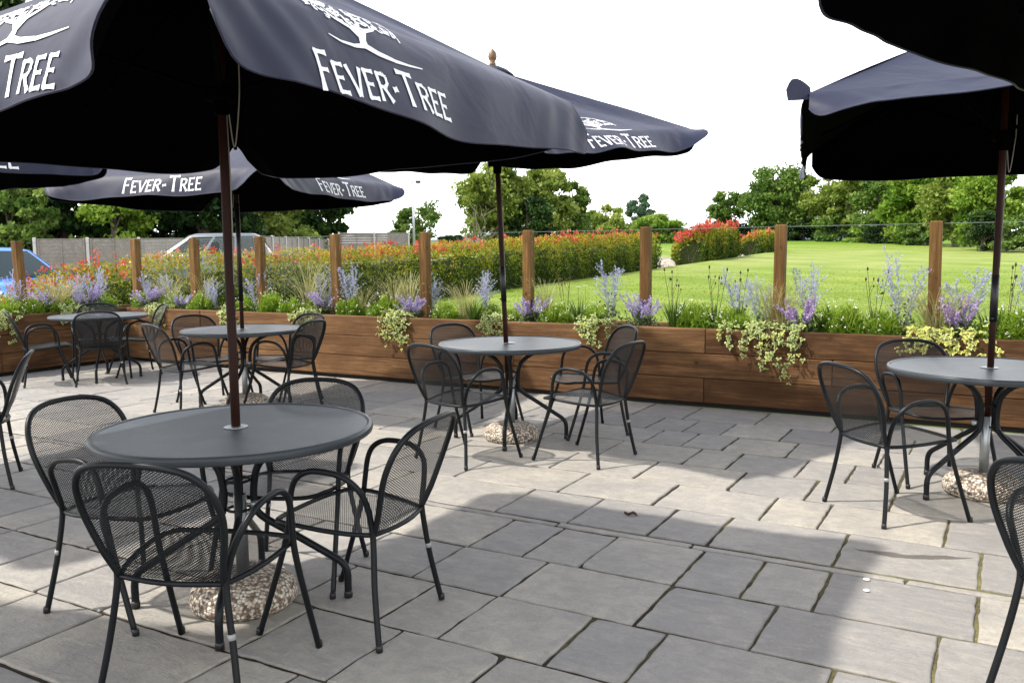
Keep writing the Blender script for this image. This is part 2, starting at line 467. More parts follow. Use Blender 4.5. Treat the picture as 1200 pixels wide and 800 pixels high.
def lawn_mat():
    m, nt, out = nmat('mown_lawn'); v = coords(nt)
    mp = nt.nodes.new('ShaderNodeMapping'); mp.inputs['Rotation'].default_value = (0, 0, R(38)); L(nt, v, mp.inputs[0])
    sx = nt.nodes.new('ShaderNodeSeparateXYZ'); L(nt, mp.outputs[0], sx.inputs[0])
    stripe = math_(nt, 'SINE', math_(nt, 'MULTIPLY', math_(nt, 'ADD', sx.outputs[1], math_(nt, 'MULTIPLY', noise(nt, v, .12, 3), 3.5)), 2.1))
    stripe = mapr(nt, stripe, -.5, .5, 0, 1)
    pat = noise(nt, v, .35, 6, .65); fin = noise(nt, v, 9, 5, .75); tiny = noise(nt, v, 70, 3, .8)
    c = ramp(nt, pat, [(.28, (.135, .205, .010)), (.5, (.195, .275, .018)), (.72, (.28, .325, .040))])
    c = mix(nt, math_(nt, 'MULTIPLY', stripe, .75), c, (.32, .385, .075))
    c = mix(nt, mapr(nt, fin, .4, .75, 0, .6), c, (.28, .28, .08))
    mp2 = nt.nodes.new('ShaderNodeMapping'); mp2.inputs['Rotation'].default_value = (0, 0, R(-29.5)); L(nt, v, mp2.inputs[0])
    s2 = nt.nodes.new('ShaderNodeSeparateXYZ'); L(nt, mp2.outputs[0], s2.inputs[0])
    dd = math_(nt, 'ADD', s2.outputs[1], math_(nt, 'MULTIPLY', noise(nt, v, .11, 4), 16))
    band = math_(nt, 'MULTIPLY', mapr(nt, dd, 34, 46, 0, 1), mapr(nt, dd, 58, 66, 1, 0))
    c = mix(nt, math_(nt, 'MULTIPLY', band, math_(nt, 'MULTIPLY', mapr(nt, noise(nt, v, .5, 5), .3, .6, 0, 1), .75)), c, (.42, .40, .17))
    c = mix(nt, mapr(nt, dd, 70, 75, 0, .75), c, (.115, .235, .012))
    stx = nt.nodes.new('ShaderNodeMapping'); stx.inputs['Rotation'].default_value = (0, 0, R(-29.5)); L(nt, v, stx.inputs[0])
    stm = nt.nodes.new('ShaderNodeMapping'); stm.inputs['Scale'].default_value = (.25, 1.4, 1); L(nt, stx.outputs[0], stm.inputs[0])
    c = mix(nt, mapr(nt, noise(nt, stm.outputs[0], 1.1, 6, .7), .42, .62, .6, 0), c, (.105, .195, .008))
    c = mix(nt, mapr(nt, tiny, .3, .7, .4, 0), c, (.07, .12, .014))
    principled(nt, out, c, .85, 0, .15, bump(nt, tiny, .9, .03)); return m
M['lawn'] = lawn_mat()
M['carpark'] = simple('car_park_gravel', (.20, .185, .165), .95, var=.35, scale=2.0, bmp=.5, bscale=60)
M['hills'] = simple('distant_blue_woods', (.045, .075, .075), .95, var=.35, scale=.06, bmp=0)
M['blade'] = leafmat('grass_blade', [(0, (.13, .185, .018)), (.5, (.19, .25, .032)), (1, (.28, .31, .07))], .45)

GREEN = [(0, (.022, .050, .010)), (.45, (.055, .105, .018)), (.8, (.11, .165, .03)), (1, (.17, .22, .05))]
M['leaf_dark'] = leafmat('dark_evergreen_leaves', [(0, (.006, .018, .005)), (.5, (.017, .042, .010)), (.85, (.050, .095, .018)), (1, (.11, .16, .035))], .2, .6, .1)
M['leaf_mid'] = leafmat('mid_green_leaves', [(0, (.042, .092, .016)), (.5, (.105, .18, .032)), (1, (.21, .29, .07))], .3, .6, .12)
M['leaf_light'] = leafmat('yellow_green_leaves', [(0, (.095, .145, .022)), (.5, (.20, .27, .05)), (1, (.36, .41, .12))], .4, .6, .12)
M['leaf_bright'] = leafmat('bright_green_leaves', [(0, (.065, .14, .014)), (.5, (.17, .28, .032)), (1, (.31, .41, .08))], .4, .6, .12)
M['leaf_blue'] = leafmat('blue_green_needles', [(0, (.04, .085, .05)), (.5, (.08, .145, .08)), (1, (.14, .21, .12))], .2)
M['leaf_rust'] = leafmat('rusty_leaves', [(0, (.20, .07, .02)), (1, (.36, .17, .05))], .3)
M['bark'] = simple('grey_brown_bark', (.10, .08, .06), .9, var=.4, scale=3, bmp=.6, bscale=14)
M['deadwood'] = simple('bleached_dead_branches', (.19, .165, .115), .9, var=.2)
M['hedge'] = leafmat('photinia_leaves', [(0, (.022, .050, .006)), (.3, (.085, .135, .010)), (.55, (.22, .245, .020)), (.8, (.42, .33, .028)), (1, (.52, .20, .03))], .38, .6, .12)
M['redleaf'] = leafmat('red_young_shoots', [(0, (.36, .045, .035)), (.5, (.52, .085, .065)), (.8, (.56, .15, .10)), (1, (.58, .26, .18))], .35, .6, .1)
M['mound'] = leafmat('feathery_bright_leaves', [(0, (.07, .15, .010)), (.5, (.21, .33, .03)), (1, (.42, .50, .12))], .5, .6, .1)
M['dullgreen'] = leafmat('grey_green_leaves', [(0, (.035, .055, .022)), (.5, (.10, .14, .06)), (1, (.22, .27, .15))], .3)
M['iris'] = leafmat('sword_leaves', [(0, (.020, .055, .008)), (.5, (.055, .115, .016)), (1, (.13, .20, .035))], .3)
M['straw'] = leafmat('pale_grass_blades', [(0, (.20, .21, .08)), (.5, (.36, .34, .16)), (1, (.55, .48, .28))], .3)
M['sage'] = leafmat('silver_lilac_spikes', [(0, (.30, .36, .34)), (.4, (.40, .42, .64)), (1, (.44, .42, .80))], .3)
M['purple'] = leafmat('violet_flowers', [(0, (.30, .25, .52)), (.5, (.46, .39, .70)), (1, (.62, .54, .82))], .35)
M['mauve'] = leafmat('mauve_flowers', [(0, (.40, .28, .56)), (.5, (.52, .39, .70)), (1, (.68, .54, .80))], .35)
M['white'] = leafmat('small_white_flowers', [(0, (.62, .62, .55)), (1, (.82, .82, .78))], .3)
M['seed'] = simple('dark_seed_heads', (.045, .030, .018), .9)
M['stem'] = simple('plant_stems', (.10, .13, .04), .8)

def ivy_mat():
    m, nt, out = nmat('variegated_ivy_leaf')
    at = nt.nodes.new('ShaderNodeAttribute'); at.attribute_name = 'rim'
    tt = nt.nodes.new('ShaderNodeAttribute'); tt.attribute_name = 'tint'
    f = math_(nt, 'ADD', at.outputs['Fac'], math_(nt, 'MULTIPLY', math_(nt, 'SUBTRACT', noise(nt, coords(nt), 70, 3), .5), .9))
    inner = ramp(nt, tt.outputs['Fac'], [(0, (.045, .10, .018)), (.6, (.11, .19, .035)), (1, (.30, .36, .06))])
    edge = ramp(nt, tt.outputs['Fac'], [(0, (.40, .46, .17)), (.6, (.56, .57, .22)), (1, (.62, .58, .12))])
    c = mix(nt, mapr(nt, f, .42, .78, 0, 1), inner, edge)
    p = principled(nt, None, c, .5, 0, .3)
    t = nt.nodes.new('ShaderNodeBsdfTranslucent'); L(nt, c, t.inputs[0])
    mx = nt.nodes.new('ShaderNodeMixShader'); mx.inputs[0].default_value = .25
    L(nt, p.outputs[0], mx.inputs[1]); L(nt, t.outputs[0], mx.inputs[2]); L(nt, mx.outputs[0], out.inputs[0]); return m
M['ivy'] = ivy_mat()

def glass_mat(name, tint=(.96, .98, .97), refl=1.0):
    m, nt, out = nmat(name)
    tr = nt.nodes.new('ShaderNodeBsdfTransparent'); tr.inputs[0].default_value = (*tint, 1)
    gl = nt.nodes.new('ShaderNodeBsdfGlossy'); gl.inputs['Roughness'].default_value = .02
    fr = nt.nodes.new('ShaderNodeFresnel'); fr.inputs[0].default_value = 1.45
    mx = nt.nodes.new('ShaderNodeMixShader'); L(nt, math_(nt, 'MULTIPLY', fr.outputs[0], refl), mx.inputs[0])
    L(nt, tr.outputs[0], mx.inputs[1]); L(nt, gl.outputs[0], mx.inputs[2]); L(nt, mx.outputs[0], out.inputs[0]); return m
M['glass'] = glass_mat('clear_glass', (.988, .994, .990), .035)
M['glassedge'] = simple('polished_glass_edge', (.15, .19, .17), .3, 0, .3)
M['carglass'] = simple('car_window_glass', (.012, .022, .020), .1, 0, .3)
M['blue'] = simple('bright_blue_car_paint', (.015, .16, .62), .25, .2, .6, .05)
M['silver'] = simple('silver_grey_car_paint', (.15, .17, .18), .3, .3, .5, .05)
M['rubber'] = simple('tyre_rubber', (.015, .015, .016), .85)
M['alloy'] = simple('alloy_wheel', (.5, .5, .5), .35, .8)
M['lampglass'] = simple('headlamp_lens', (.55, .58, .6), .12)
M['tail'] = simple('red_tail_lens', (.35, .01, .01), .2)
M['fence'] = wood('weathered_grey_boards', (.20, .18, .155), (.40, .37, .32), .85, 0, .5, False, .1)
M['concrete'] = simple('concrete_post', (.45, .44, .41), .9, var=.12, bmp=.3)
M['rock'] = simple('pale_rubble', (.36, .31, .25), .9, var=.25, scale=4, bmp=.5, bscale=12)
M['deadleaf'] = simple('dead_brown_leaf', (.07, .035, .02), .8)
M['petal'] = simple('white_scrap', (.75, .74, .70), .7)

# ------------------------------------------------------------------ terrain
HX = -12.5      # the red tipped hedge runs along this line
def ground_z(x, y):
    xc, d = wc(x, y)
    zl = -.355 + .0317 * min(d, 82) 
    zl = max(zl, -.12)
    zr = .06 + .0085 * min(max(d, 0), 60)
    k = (x - HX) / 1.6 + .5
    k = min(max(k, 0), 1); k = k * k * (3 - 2 * k)
    k2 = min(max((d - 44) / 14, 0), 1)
    k = k + (1 - k) * k2
    return zr + (zl - zr) * k

def terrain():
    xs = list(np.concatenate([np.arange(-700, -80, 40), np.arange(-80, -30, 5), np.arange(-30, 20, .8), np.arange(20, 80, 5), np.arange(80, 720, 40)]))
    ys = list(np.concatenate([np.arange(-400, -40, 40), np.arange(-40, -8, 4), np.arange(-8, 8.0, 1.0), [7.7, 8.25], np.arange(9, 40, 1.0), np.arange(40, 110, 5), np.arange(110, 900, 40)]))
    ys = sorted(set(float(y) for y in ys))
    lawn, car = MB(), MB()
    def hz(x, y):
        if y < 7.8 and x > -11: return -.06
        if y < 7.8: return ground_z(x, 8.3) if y > -10 else -.05
        return ground_z(x, y)
    for tgt in (lawn, car):
        tgt.v = [(float(x), float(y), float(hz(x, y))) for y in ys for x in xs]
    nx = len(xs)
    for j in range(len(ys) - 1):
        for i in range(nx - 1):
            cx = (xs[i] + xs[i + 1]) / 2; cyy = (ys[j] + ys[j + 1]) / 2
            xc, d = wc(cx, cyy); y_ = cyy
            t = lawn if (d > 2 and y_ > 7.6 and (cx > HX - .1 or d > 52)) else car
            t.face((j * nx + i, j * nx + i + 1, (j + 1) * nx + i + 1, (j + 1) * nx + i))
    tag(lawn.build('lawn', M['lawn']), kind='structure')
    tag(car.build('car_park_ground', M['carpark']), kind='structure')
terrain()

# short grass on the near lawn
def lawn_grass():
    n = 60000
    d = 8.4 + (rng.random(n) ** 2.4) * 26 * (.35 + .65 * rng.random(n))
    xc = (rng.random(n) * 1.35 - .45) * d * .62 + .5
    ok = (xc * CY - d * SY) > HX + .75
    xc, d = xc[ok], d[ok]; n = len(d)
    x = xc * CY - d * SY; y = xc * SY + d * CY
    ok = y > 8.75
    x, y, d = x[ok], y[ok], d[ok]; n = len(d)
    z = np.array([ground_z(a, b) for a, b in zip(x, y)])
    base = np.stack([x, y, z], 1)
    ang = rng.random(n) * 6.283; h = .014 + .022 * rng.random(n); w = .004 + .0004 * d
    lean = rng.normal(size=(n, 2)) * .022
    a = np.stack([np.cos(ang), np.sin(ang), 0 * ang], 1) * w[:, None]
    tip = base + np.stack([lean[:, 0], lean[:, 1], h], 1)
    v = np.stack([base - a, base + a, tip], 1)
    tag(np_mesh('lawn_grass', v, 3, M['blade'], tint=rng.random(n)), 'short mown grass of the lawn beyond the planter', 'grass', kind='stuff')
lawn_grass()

# distant hills
def hills():
    mb = MB()
    for (x0, x1, d, h, seed) in ((-420, -120, 620, 21, 1), (-140, 60, 560, 13, 2), (20, 330, 430, 14, 3), (240, 700, 480, 20, 4)):
        rr = random.Random(seed); n = 60; prof = []
        for i in range(n + 1):
            t = i / n
            prof.append(h * (math.sin(math.pi * t) ** .6) * (.8 + .2 * math.sin(t * 9 + seed)) + rr.random() * 1.3)
        P = []
        for k, (dd, f) in enumerate(((0, 0), (25, .75), (60, 1.0), (140, .8), (260, 0))):
            row = []
            for i in range(n + 1):
                p = cw(x0 + (x1 - x0) * i / n, d + dd, -2 + (prof[i] + 2) * f); row.append((p, (0, 0)))
            P.append(row)
        mb.grid(P)
    tag(mb.build('distant_hills', M['hills']), kind='structure')
hills()

# ------------------------------------------------------------------ patio
ROWS = [ # y0, y1, known joints
 (7.055, 7.66, [-2.78, -2.32, -1.71, -1.11]), (6.548, 7.05, [-2.47, -2.16, -1.85, -1.40]), (6.045, 6.543, [-2.30, -2.0, -1.70, -1.25]),
 (5.54, 6.04, [-2.44, -1.83, -1.53, -1.08]), (5.045, 5.535, [-1.98, -1.38, -.93]), (4.55, 5.04, [-1.67, -1.07, -.77, -.18]),
 (4.04, 4.545, [-1.96, -1.51, -1.20, -.61, -.02]), (3.962, 4.022, [-1.99, -1.26, -.30]), (3.478, 3.957, [-1.93, -1.63, -1.18, -.89, -.60, -.02]),
 (3.022, 3.473, [-2.24, -1.78, -1.18, -.73, -.14]), (2.567, 3.017, [-2.09, -1.79, -1.34, -1.04, -.44]), (2.112, 2.562, [-1.94, -1.49, -.74])]
y = 2.107
while y > -4: ROWS.append((y - .45, y, [])); y -= .455
def patio():
    mb = MB(); mb.smooth = False
    rr = random.Random(5)
    for ri, (y0, y1, js) in enumerate(ROWS):
        js = list(js) or [rr.uniform(-2.2, -1.6)]
        strip = (y1 - y0) < .1
        W = [.9, 1.2, .75] if strip else [.45, .6, .6, .45, .3, .75, .9]
        x = js[0]
        while x > -11: x -= rr.choice(W); js.insert(0, x)
        x = js[-1]
        while x < 4.5: x += rr.choice(W); js.append(x)
        for a, b in zip(js[:-1], js[1:]):
            if b > 4.6: continue
            g = rr.uniform(.005, .009); gy = rr.uniform(.005, .009)
            X0, X1, Y0, Y1 = a + g, b - g, y0 + gy, y1 - gy
            # perimeter with hand-cut edges
            per = []
            nx = max(int((X1 - X0) / .05), 3); ny = max(int((Y1 - Y0) / .05), 2)
            for i in range(nx): per.append([X0 + (X1 - X0) * i / nx, Y0])
            for i in range(ny): per.append([X1, Y0 + (Y1 - Y0) * i / ny])
            for i in range(nx): per.append([X1 - (X1 - X0) * i / nx, Y1])
            for i in range(ny): per.append([X0, Y1 - (Y1 - Y0) * i / ny])
            for p in per: p[0] += rr.gauss(0, .0022); p[1] += rr.gauss(0, .0022)
            if rr.random() < .25: # chipped corner
                c = rr.choice([0, nx, nx + ny, 2 * nx + ny]); k = rr.uniform(.006, .014)
                per[c][0] += k if per[c][0] < (X0 + X1) / 2 else -k; per[c][1] += k if per[c][1] < (Y0 + Y1) / 2 else -k
            zt = rr.gauss(0, .0015) ; tx, ty = rr.gauss(0, .0025), rr.gauss(0, .0025)
            cx, cy = (X0 + X1) / 2, (Y0 + Y1) / 2
            def ring(ins, dz):
                o = []
                for p in per:
                    dx, dy = p[0] - cx, p[1] - cy
                    sx = 1 - ins / max(abs(X1 - X0) / 2, .02); sy = 1 - ins / max(abs(Y1 - Y0) / 2, .02)
                    o.append((cx + dx * sx, cy + dy * sy, zt + tx * dx + ty * dy + dz))
                return o
            mb.tint = rr.random() * .98 + .01
            base = len(mb.v); n = len(per)
            for r_ in (ring(0, -.04), ring(0, -.006), ring(.004, -.0015), ring(.010, 0)): mb.v.extend(r_)
            for k in range(3):
                for i in range(n):
                    i2 = (i + 1) % n
                    mb.face((base + k * n + i, base + k * n + i2, base + (k + 1) * n + i2, base + (k + 1) * n + i))
            mb.face([base + 3 * n + i for i in range(n)])
    tag(mb.build('patio_paving', M['slab']), kind='structure')
    b = MB(); nxx = 120; 
    b.smooth = True
    P = [[((x, y, -.010), (0, 0)) for x in np.linspace(-11, 4.6, nxx)] for y in np.linspace(-4, 7.66, 90)]
    b.grid(P)
    tag(b.build('patio_bedding', M['joint']), kind='structure')
patio()

# ------------------------------------------------------------------ planters, posts, glass
PX0, PY = -10.34, 7.62
def planter(name, along, a0, a1, label, joints):
    root = empty(name, (0, 0, 0), 0, label, 'planter')
    H = .725; bh = .2265; z0 = .045
    th = .09; depth = .62
    if along == 'x': root.location = ((a0 + a1) / 2, PY + depth / 2, 0)
    else: root.location = (PX0 - depth / 2, (a0 + a1) / 2, 0)
    ox, oy, _ = root.location
    rr = random.Random(3 if along == 'x' else 4)
    def place(mb, s0, s1, off, thick, zc, h, bev):
        c = (s0 + s1) / 2; ln = s1 - s0
        if along == 'x': mb.box((c - ox, PY + off - oy, zc), (ln, thick, h), 0, bev)
        else: mb.box((PX0 - off - ox, c - oy, zc), (thick, ln, h), 0, bev)
    mat = M['board_x'] if along == 'x' else M['board_y']
    for row in range(3):
        cuts = [a0] + [j for j in joints[row] if a0 < j < a1] + [a1]
        for s0, s1 in zip(cuts[:-1], cuts[1:]):
            mb = MB(); j = rr.uniform(-.003, .003)
            place(mb, s0 + .002, s1 - .002, th / 2 + j, th, z0 + bh * (row + .5) , bh - .004, .006)
            mb.build('board', mat if (along == 'y' or s0 < -5.8) else M['board_half_shade'] if s0 < -4.0 else M['board_shade'], root)  # tone steps left to right put sun and parasol shade into the boards
            mb = MB()
            place(mb, s0 + .002, s1 - .002, depth - .03, .06, z0 + bh * (row + .5), bh - .004, .006)
            mb.build('back_board', mat, root)
    mb = MB(); place(mb, a0, a1, .10, .10, .026, .05, 0); place(mb, a0, a1, depth - .06, .06, .026, .05, 0)
    mb.build('bearer', M['void'], root)
    sm = MB(); n = int((a1 - a0) / .06); rows = 9; P = []
    for k in range(rows):
        off = th + .004 + (depth - th - .07) * k / (rows - 1); row = []
        for i in range(n + 1):
            s = a0 + .01 + (a1 - a0 - .02) * i / n
            z = H - .055 + .03 * math.sin(math.pi * k / (rows - 1)) + rr.uniform(-.012, .012)
            row.append((((s - ox, PY + off - oy, z) if along == 'x' else (PX0 - off - ox, s - oy, z)), (0, 0)))
        P.append(row)
    sm.grid(P, flip=(along == 'y')); sm.build('soil', M['soil'], root)
    return root
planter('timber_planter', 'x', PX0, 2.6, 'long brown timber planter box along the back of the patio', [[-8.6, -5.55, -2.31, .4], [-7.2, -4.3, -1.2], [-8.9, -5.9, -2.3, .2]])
planter('timber_planter', 'y', 1.6, PY + .62, 'shaded timber planter box on the left side of the patio', [[3.4, 5.9], [4.5], [3.1, 6.0]])

ORD = ['first', 'second', 'third', 'fourth', 'fifth', 'sixth', 'seventh', 'eighth', 'ninth', 'tenth', 'eleventh', 'twelfth']
POSTX = [-10.52, -9.34, -8.13, -6.89, -5.61, -4.30, -3.0, -1.73, -.465, .80, 2.06]
PYP = 7.955
def post(x, y, h, label, jx=0, jy=0):
    mb = MB(); s = .092
    mb.smooth = False
    z0, z1 = .60, h
    ring = lambda z, dx, dy, hw: [(x0 * hw + dx, y0 * hw + dy, z) for x0, y0 in ((-1, -1), (1, -1), (1, 1), (-1, 1))]
    levels = [(z0, 0, 0, s / 2), (z1 - .008, jx, jy, s / 2), (z1, jx, jy, s / 2 - .007)]
    b = len(mb.v)
    for l in levels: mb.v.extend(ring(*l))
    for i in range(2):
        for j in range(4):
            mb.face((b + i * 4 + j, b + i * 4 + (j + 1) % 4, b + (i + 1) * 4 + (j + 1) % 4, b + (i + 1) * 4 + j))
    mb.face([b + 8 + j for j in range(4)])
    o = mb.build('timber_post', M['post']); o.location = (x, y, 0)
    tag(o, label, 'post', 'timber posts of the glass wind screen')
for i, x in enumerate(POSTX[:9]):
    lab = ('square timber post standing at the corner of the two planters' if i == 0 else
           'square timber post, %s from the left along the back planter after the corner' % ORD[i - 1])
    if i == 8: lab = 'rightmost timber post, short of the red brown pole on the right'
    post(x, PYP, 1.66 + random.uniform(-.008, .008), lab, random.uniform(-.012, .012), random.uniform(-.01, .01))
post(.80, PYP, 1.66, 'timber post outside the right edge of the photo')
post(-10.66, 6.39, 1.62, 'leaning timber post in the left planter before the blue car', -.05, .0)
def glass(p, q, z0, z1, label):
    p, q = Vector(p), Vector(q); d = q - p; c = (p + q) / 2
    o = empty('glass_panel', (c.x, c.y, 0), math.atan2(d.y, d.x), label, 'glass screen', 'glass panels between the timber posts')
    ln = d.length - .10
    mb = MB(); mb.box((0, 0, (z0 + z1 - .004) / 2), (ln, .008, z1 - z0 - .004)); mb.build('pane', M['glass'], o)
    mb = MB(); mb.box((0, 0, z1), (ln, .008, .0045)); mb.build('top_edge', M['glassedge'], o)
for i in range(9):
    nm = ('clear glass panel between the corner post and the first back post' if i == 0 else
          'clear glass panel between the %s and %s posts of the back planter' % (ORD[i - 1], ORD[i]) if i < 7 else
          'clear glass panel left of the rightmost timber post' if i == 7 else 'clear glass panel right of the rightmost timber post, behind the red pole')
    glass((POSTX[i], PYP, 0), (POSTX[i + 1], PYP, 0), .70, 1.635, nm)
glass((-10.66, 6.44, 0), (-10.55, PYP - .05, 0), .70, 1.60, 'clear glass panel between the leaning post and the corner post')

# ------------------------------------------------------------------ chairs
HOOP = catmull([(.185, 0, .410), (.212, 0, .50), (.235, 0, .59), (.243, 0, .665), (.228, 0, .742), (.180, 0, .797), (.095, 0, .822), (0, 0, .827)], 5)
def hoop_y(x, z):
    s = z - .41
    return -.18 - s * .36 - .035 * s * s - .034 * max(0, 1 - (x / .245) ** 2) * min(1, s / .12 + .25)
def hoop_w(z):
    for a, b in zip(HOOP[:-1], HOOP[1:]):
        if a.z <= z <= b.z: return a.x + (b.x - a.x) * (z - a.z) / max(b.z - a.z, 1e-6)
    return .001
def make_chair():
    root = empty('armchair', (0, 0, 0))
    # backrest hoop
    right = [Vector((p.x, hoop_y(p.x, p.z), p.z)) for p in HOOP]
    left = [Vector((-p.x, p.y, p.z)) for p in right[::-1]]
    mb = MB(); mb.tube(right + left[1:], .0115, 10); mb.build('back_frame', M['steel'], root)
    # mesh back
    P = []; zs = [.412 + (.822 - .412) * (1 - (1 - i / 22) ** 1.35) for i in range(23)]
    for z in zs:
        w = hoop_w(min(z, .8268)); row = []
        for j in range(17):
            x = w * (-1 + 2 * j / 16); row.append(((x, hoop_y(x, z), z), (x, z)))
        P.append(row)
    mb = MB(); mb.grid(P); mb.build('backrest', M['mesh'], root)
    # seat outline
    SW = catmull([(.186, -.185, 0), (.222, -.10, 0), (.247, .02, 0), (.250, .12, 0), (.232, .195, 0), (.18, .243, 0), (.09, .262, 0), (0, .266, 0)], 5)
    def sz(x, y):
        t = (y + .185) / .45
        return .408 + .026 * min(1, t * 1.6) - .014 * math.sin(math.pi * min(max(t, 0), 1)) * (1 - (x / .26) ** 2) - .02 * max(0, t - .85) / .15 * .8
    out = [Vector((p.x, p.y, sz(p.x, p.y))) for p in SW]
    loop = out + [Vector((-p.x, p.y, p.z)) for p in out[::-1][1:]]
    back = [Vector((-.186 + .372 * k / 6, -.185 - .03 * math.sin(math.pi * k / 6), .408)) for k in range(1, 6)]
    mb = MB(); mb.tube(loop + back, .0095, 8, closed=True); mb.build('seat_frame', M['steel'], root)
    P = []
    for i in range(20):
        yy = -.21 + (.262 + .21) * (1 - (1 - i / 19) ** 1.3); row = []
        w = 0.19
        for a, b in zip(SW[:-1], SW[1:]):
            if a.y <= yy <= b.y: w = a.x + (b.x - a.x) * (yy - a.y) / max(b.y - a.y, 1e-6)
        if yy < -.185: w = .186 * (1 - ((-.185 - yy) / .03) ** 2 * .9)
        for j in range(17):
            x = w * (-1 + 2 * j / 16); row.append(((x, yy, sz(x, yy) + .003), (x, yy)))
        P.append(row)
    mb = MB(); mb.grid(P); mb.build('seat', M['mesh'], root)
    # arm + leg tubes, one each side
    for s in (-1, 1):
        c = [(.255, -.235, 0), (.222, -.203, .20), (.198, -.188, .36), (.197, -.183, .43), (.222, -.182, .52), (.252, -.165, .592), (.268, -.115, .637), (.273, -.045, .652),
             (.273, .03, .650), (.273, .085, .620), (.271, .112, .565), (.268, .125, .48), (.268, .137, .41), (.272, .175, .28), (.283, .27, 0)]
        pts = catmull([(s * x, y, z) for x, y, z in c], 5)
        mb = MB(); mb.tube(pts, .0115, 10); leg = mb.build('arm_and_leg_tube', M['steel'], root)
        mb = MB()
        for fx, fy in ((.255, -.235), (.283, .27)):
            mb = MB(); mb.lathe([(.0135, 0.001), (.0135, .018), (.0118, .026)], (s * fx, fy, 0), 10); mb.build('foot_cap', M['blackplastic'], leg)
        if s == 1:
            p = Vector((s * .222, -.203, .20)); 
            mb = MB(); mb.tube([(s * .2165, -.2005, .235), (s * .2135, -.199, .253)], .0128, 10); mb.build('tag', M['whitetag'], leg)
    return root
CH = [ # x, y, facing, label
 (-3.108, 2.278, 7, 'black mesh armchair on the left of the nearest table'),
 (-2.317, 1.951, 107, 'nearest black mesh armchair, its back to the camera, front of the near table'),
 (-2.169, 2.582, 188, 'black mesh armchair on the right of the nearest table, turned sideways'),
 (-2.737, 2.815, 290, 'black mesh armchair half hidden behind the nearest table top'),
 (-3.219, 5.008, 76, 'mesh armchair with its back to us at left front of the middle table'),
 (-2.460, 5.417, 173, 'mesh armchair at right front of the middle table, nearer the open paving'),
 (-3.71, 5.96, 342, 'mesh armchair between the middle table and planter, on the left'),
 (-2.83, 6.22, 226, 'mesh armchair between the middle table and planter, on the right'),
 (-.473, 5.044, 44, 'mesh armchair with its back to us at the right hand table'),
 (-.33, 5.95, 302, 'mesh armchair facing us between the right hand table and planter'),
 (.60, 5.42, 163, 'mesh armchair cut by the right photo edge, behind the table'),
 (.36, 3.128, 58, 'large foreground mesh armchair cut off at the right photo edge'),
 (-6.393, 5.336, 76, 'mesh armchair at left front of the table behind the nearest pole'),
 (-6.69, 5.85, 350, 'mesh armchair facing us behind the left of the table with a pole'),
 (-5.757, 5.868, 189, 'mesh armchair at right front of the table behind the nearest pole'),
 (-6.08, 6.22, 262, 'mesh armchair behind the far pole table, nearest the planter on its right'),
 (-9.346, 5.82, 61, 'mesh armchair in profile left of the far corner table'),
 (-8.79, 6.13, 141, 'mesh armchair with its round back to us before the corner table'),
 (-9.10, 6.80, 243, 'mesh armchair on the right of the corner table, seat towards it'),
 (-9.66, 6.70, 323, 'mesh armchair facing us behind the corner table'),
 (-5.616, 2.975, 234, 'dark armchair edge cut off by the left photo edge'),
]
proto = make_chair()
for i, (x, y, a, lab) in enumerate(CH):
    o = proto if i == 0 else copy_tree(proto)
    o.location = (x, y, .0015); o.rotation_euler = (0, 0, R(a - 90))
    tag(o, lab, 'chair', 'mesh armchairs round the tables')

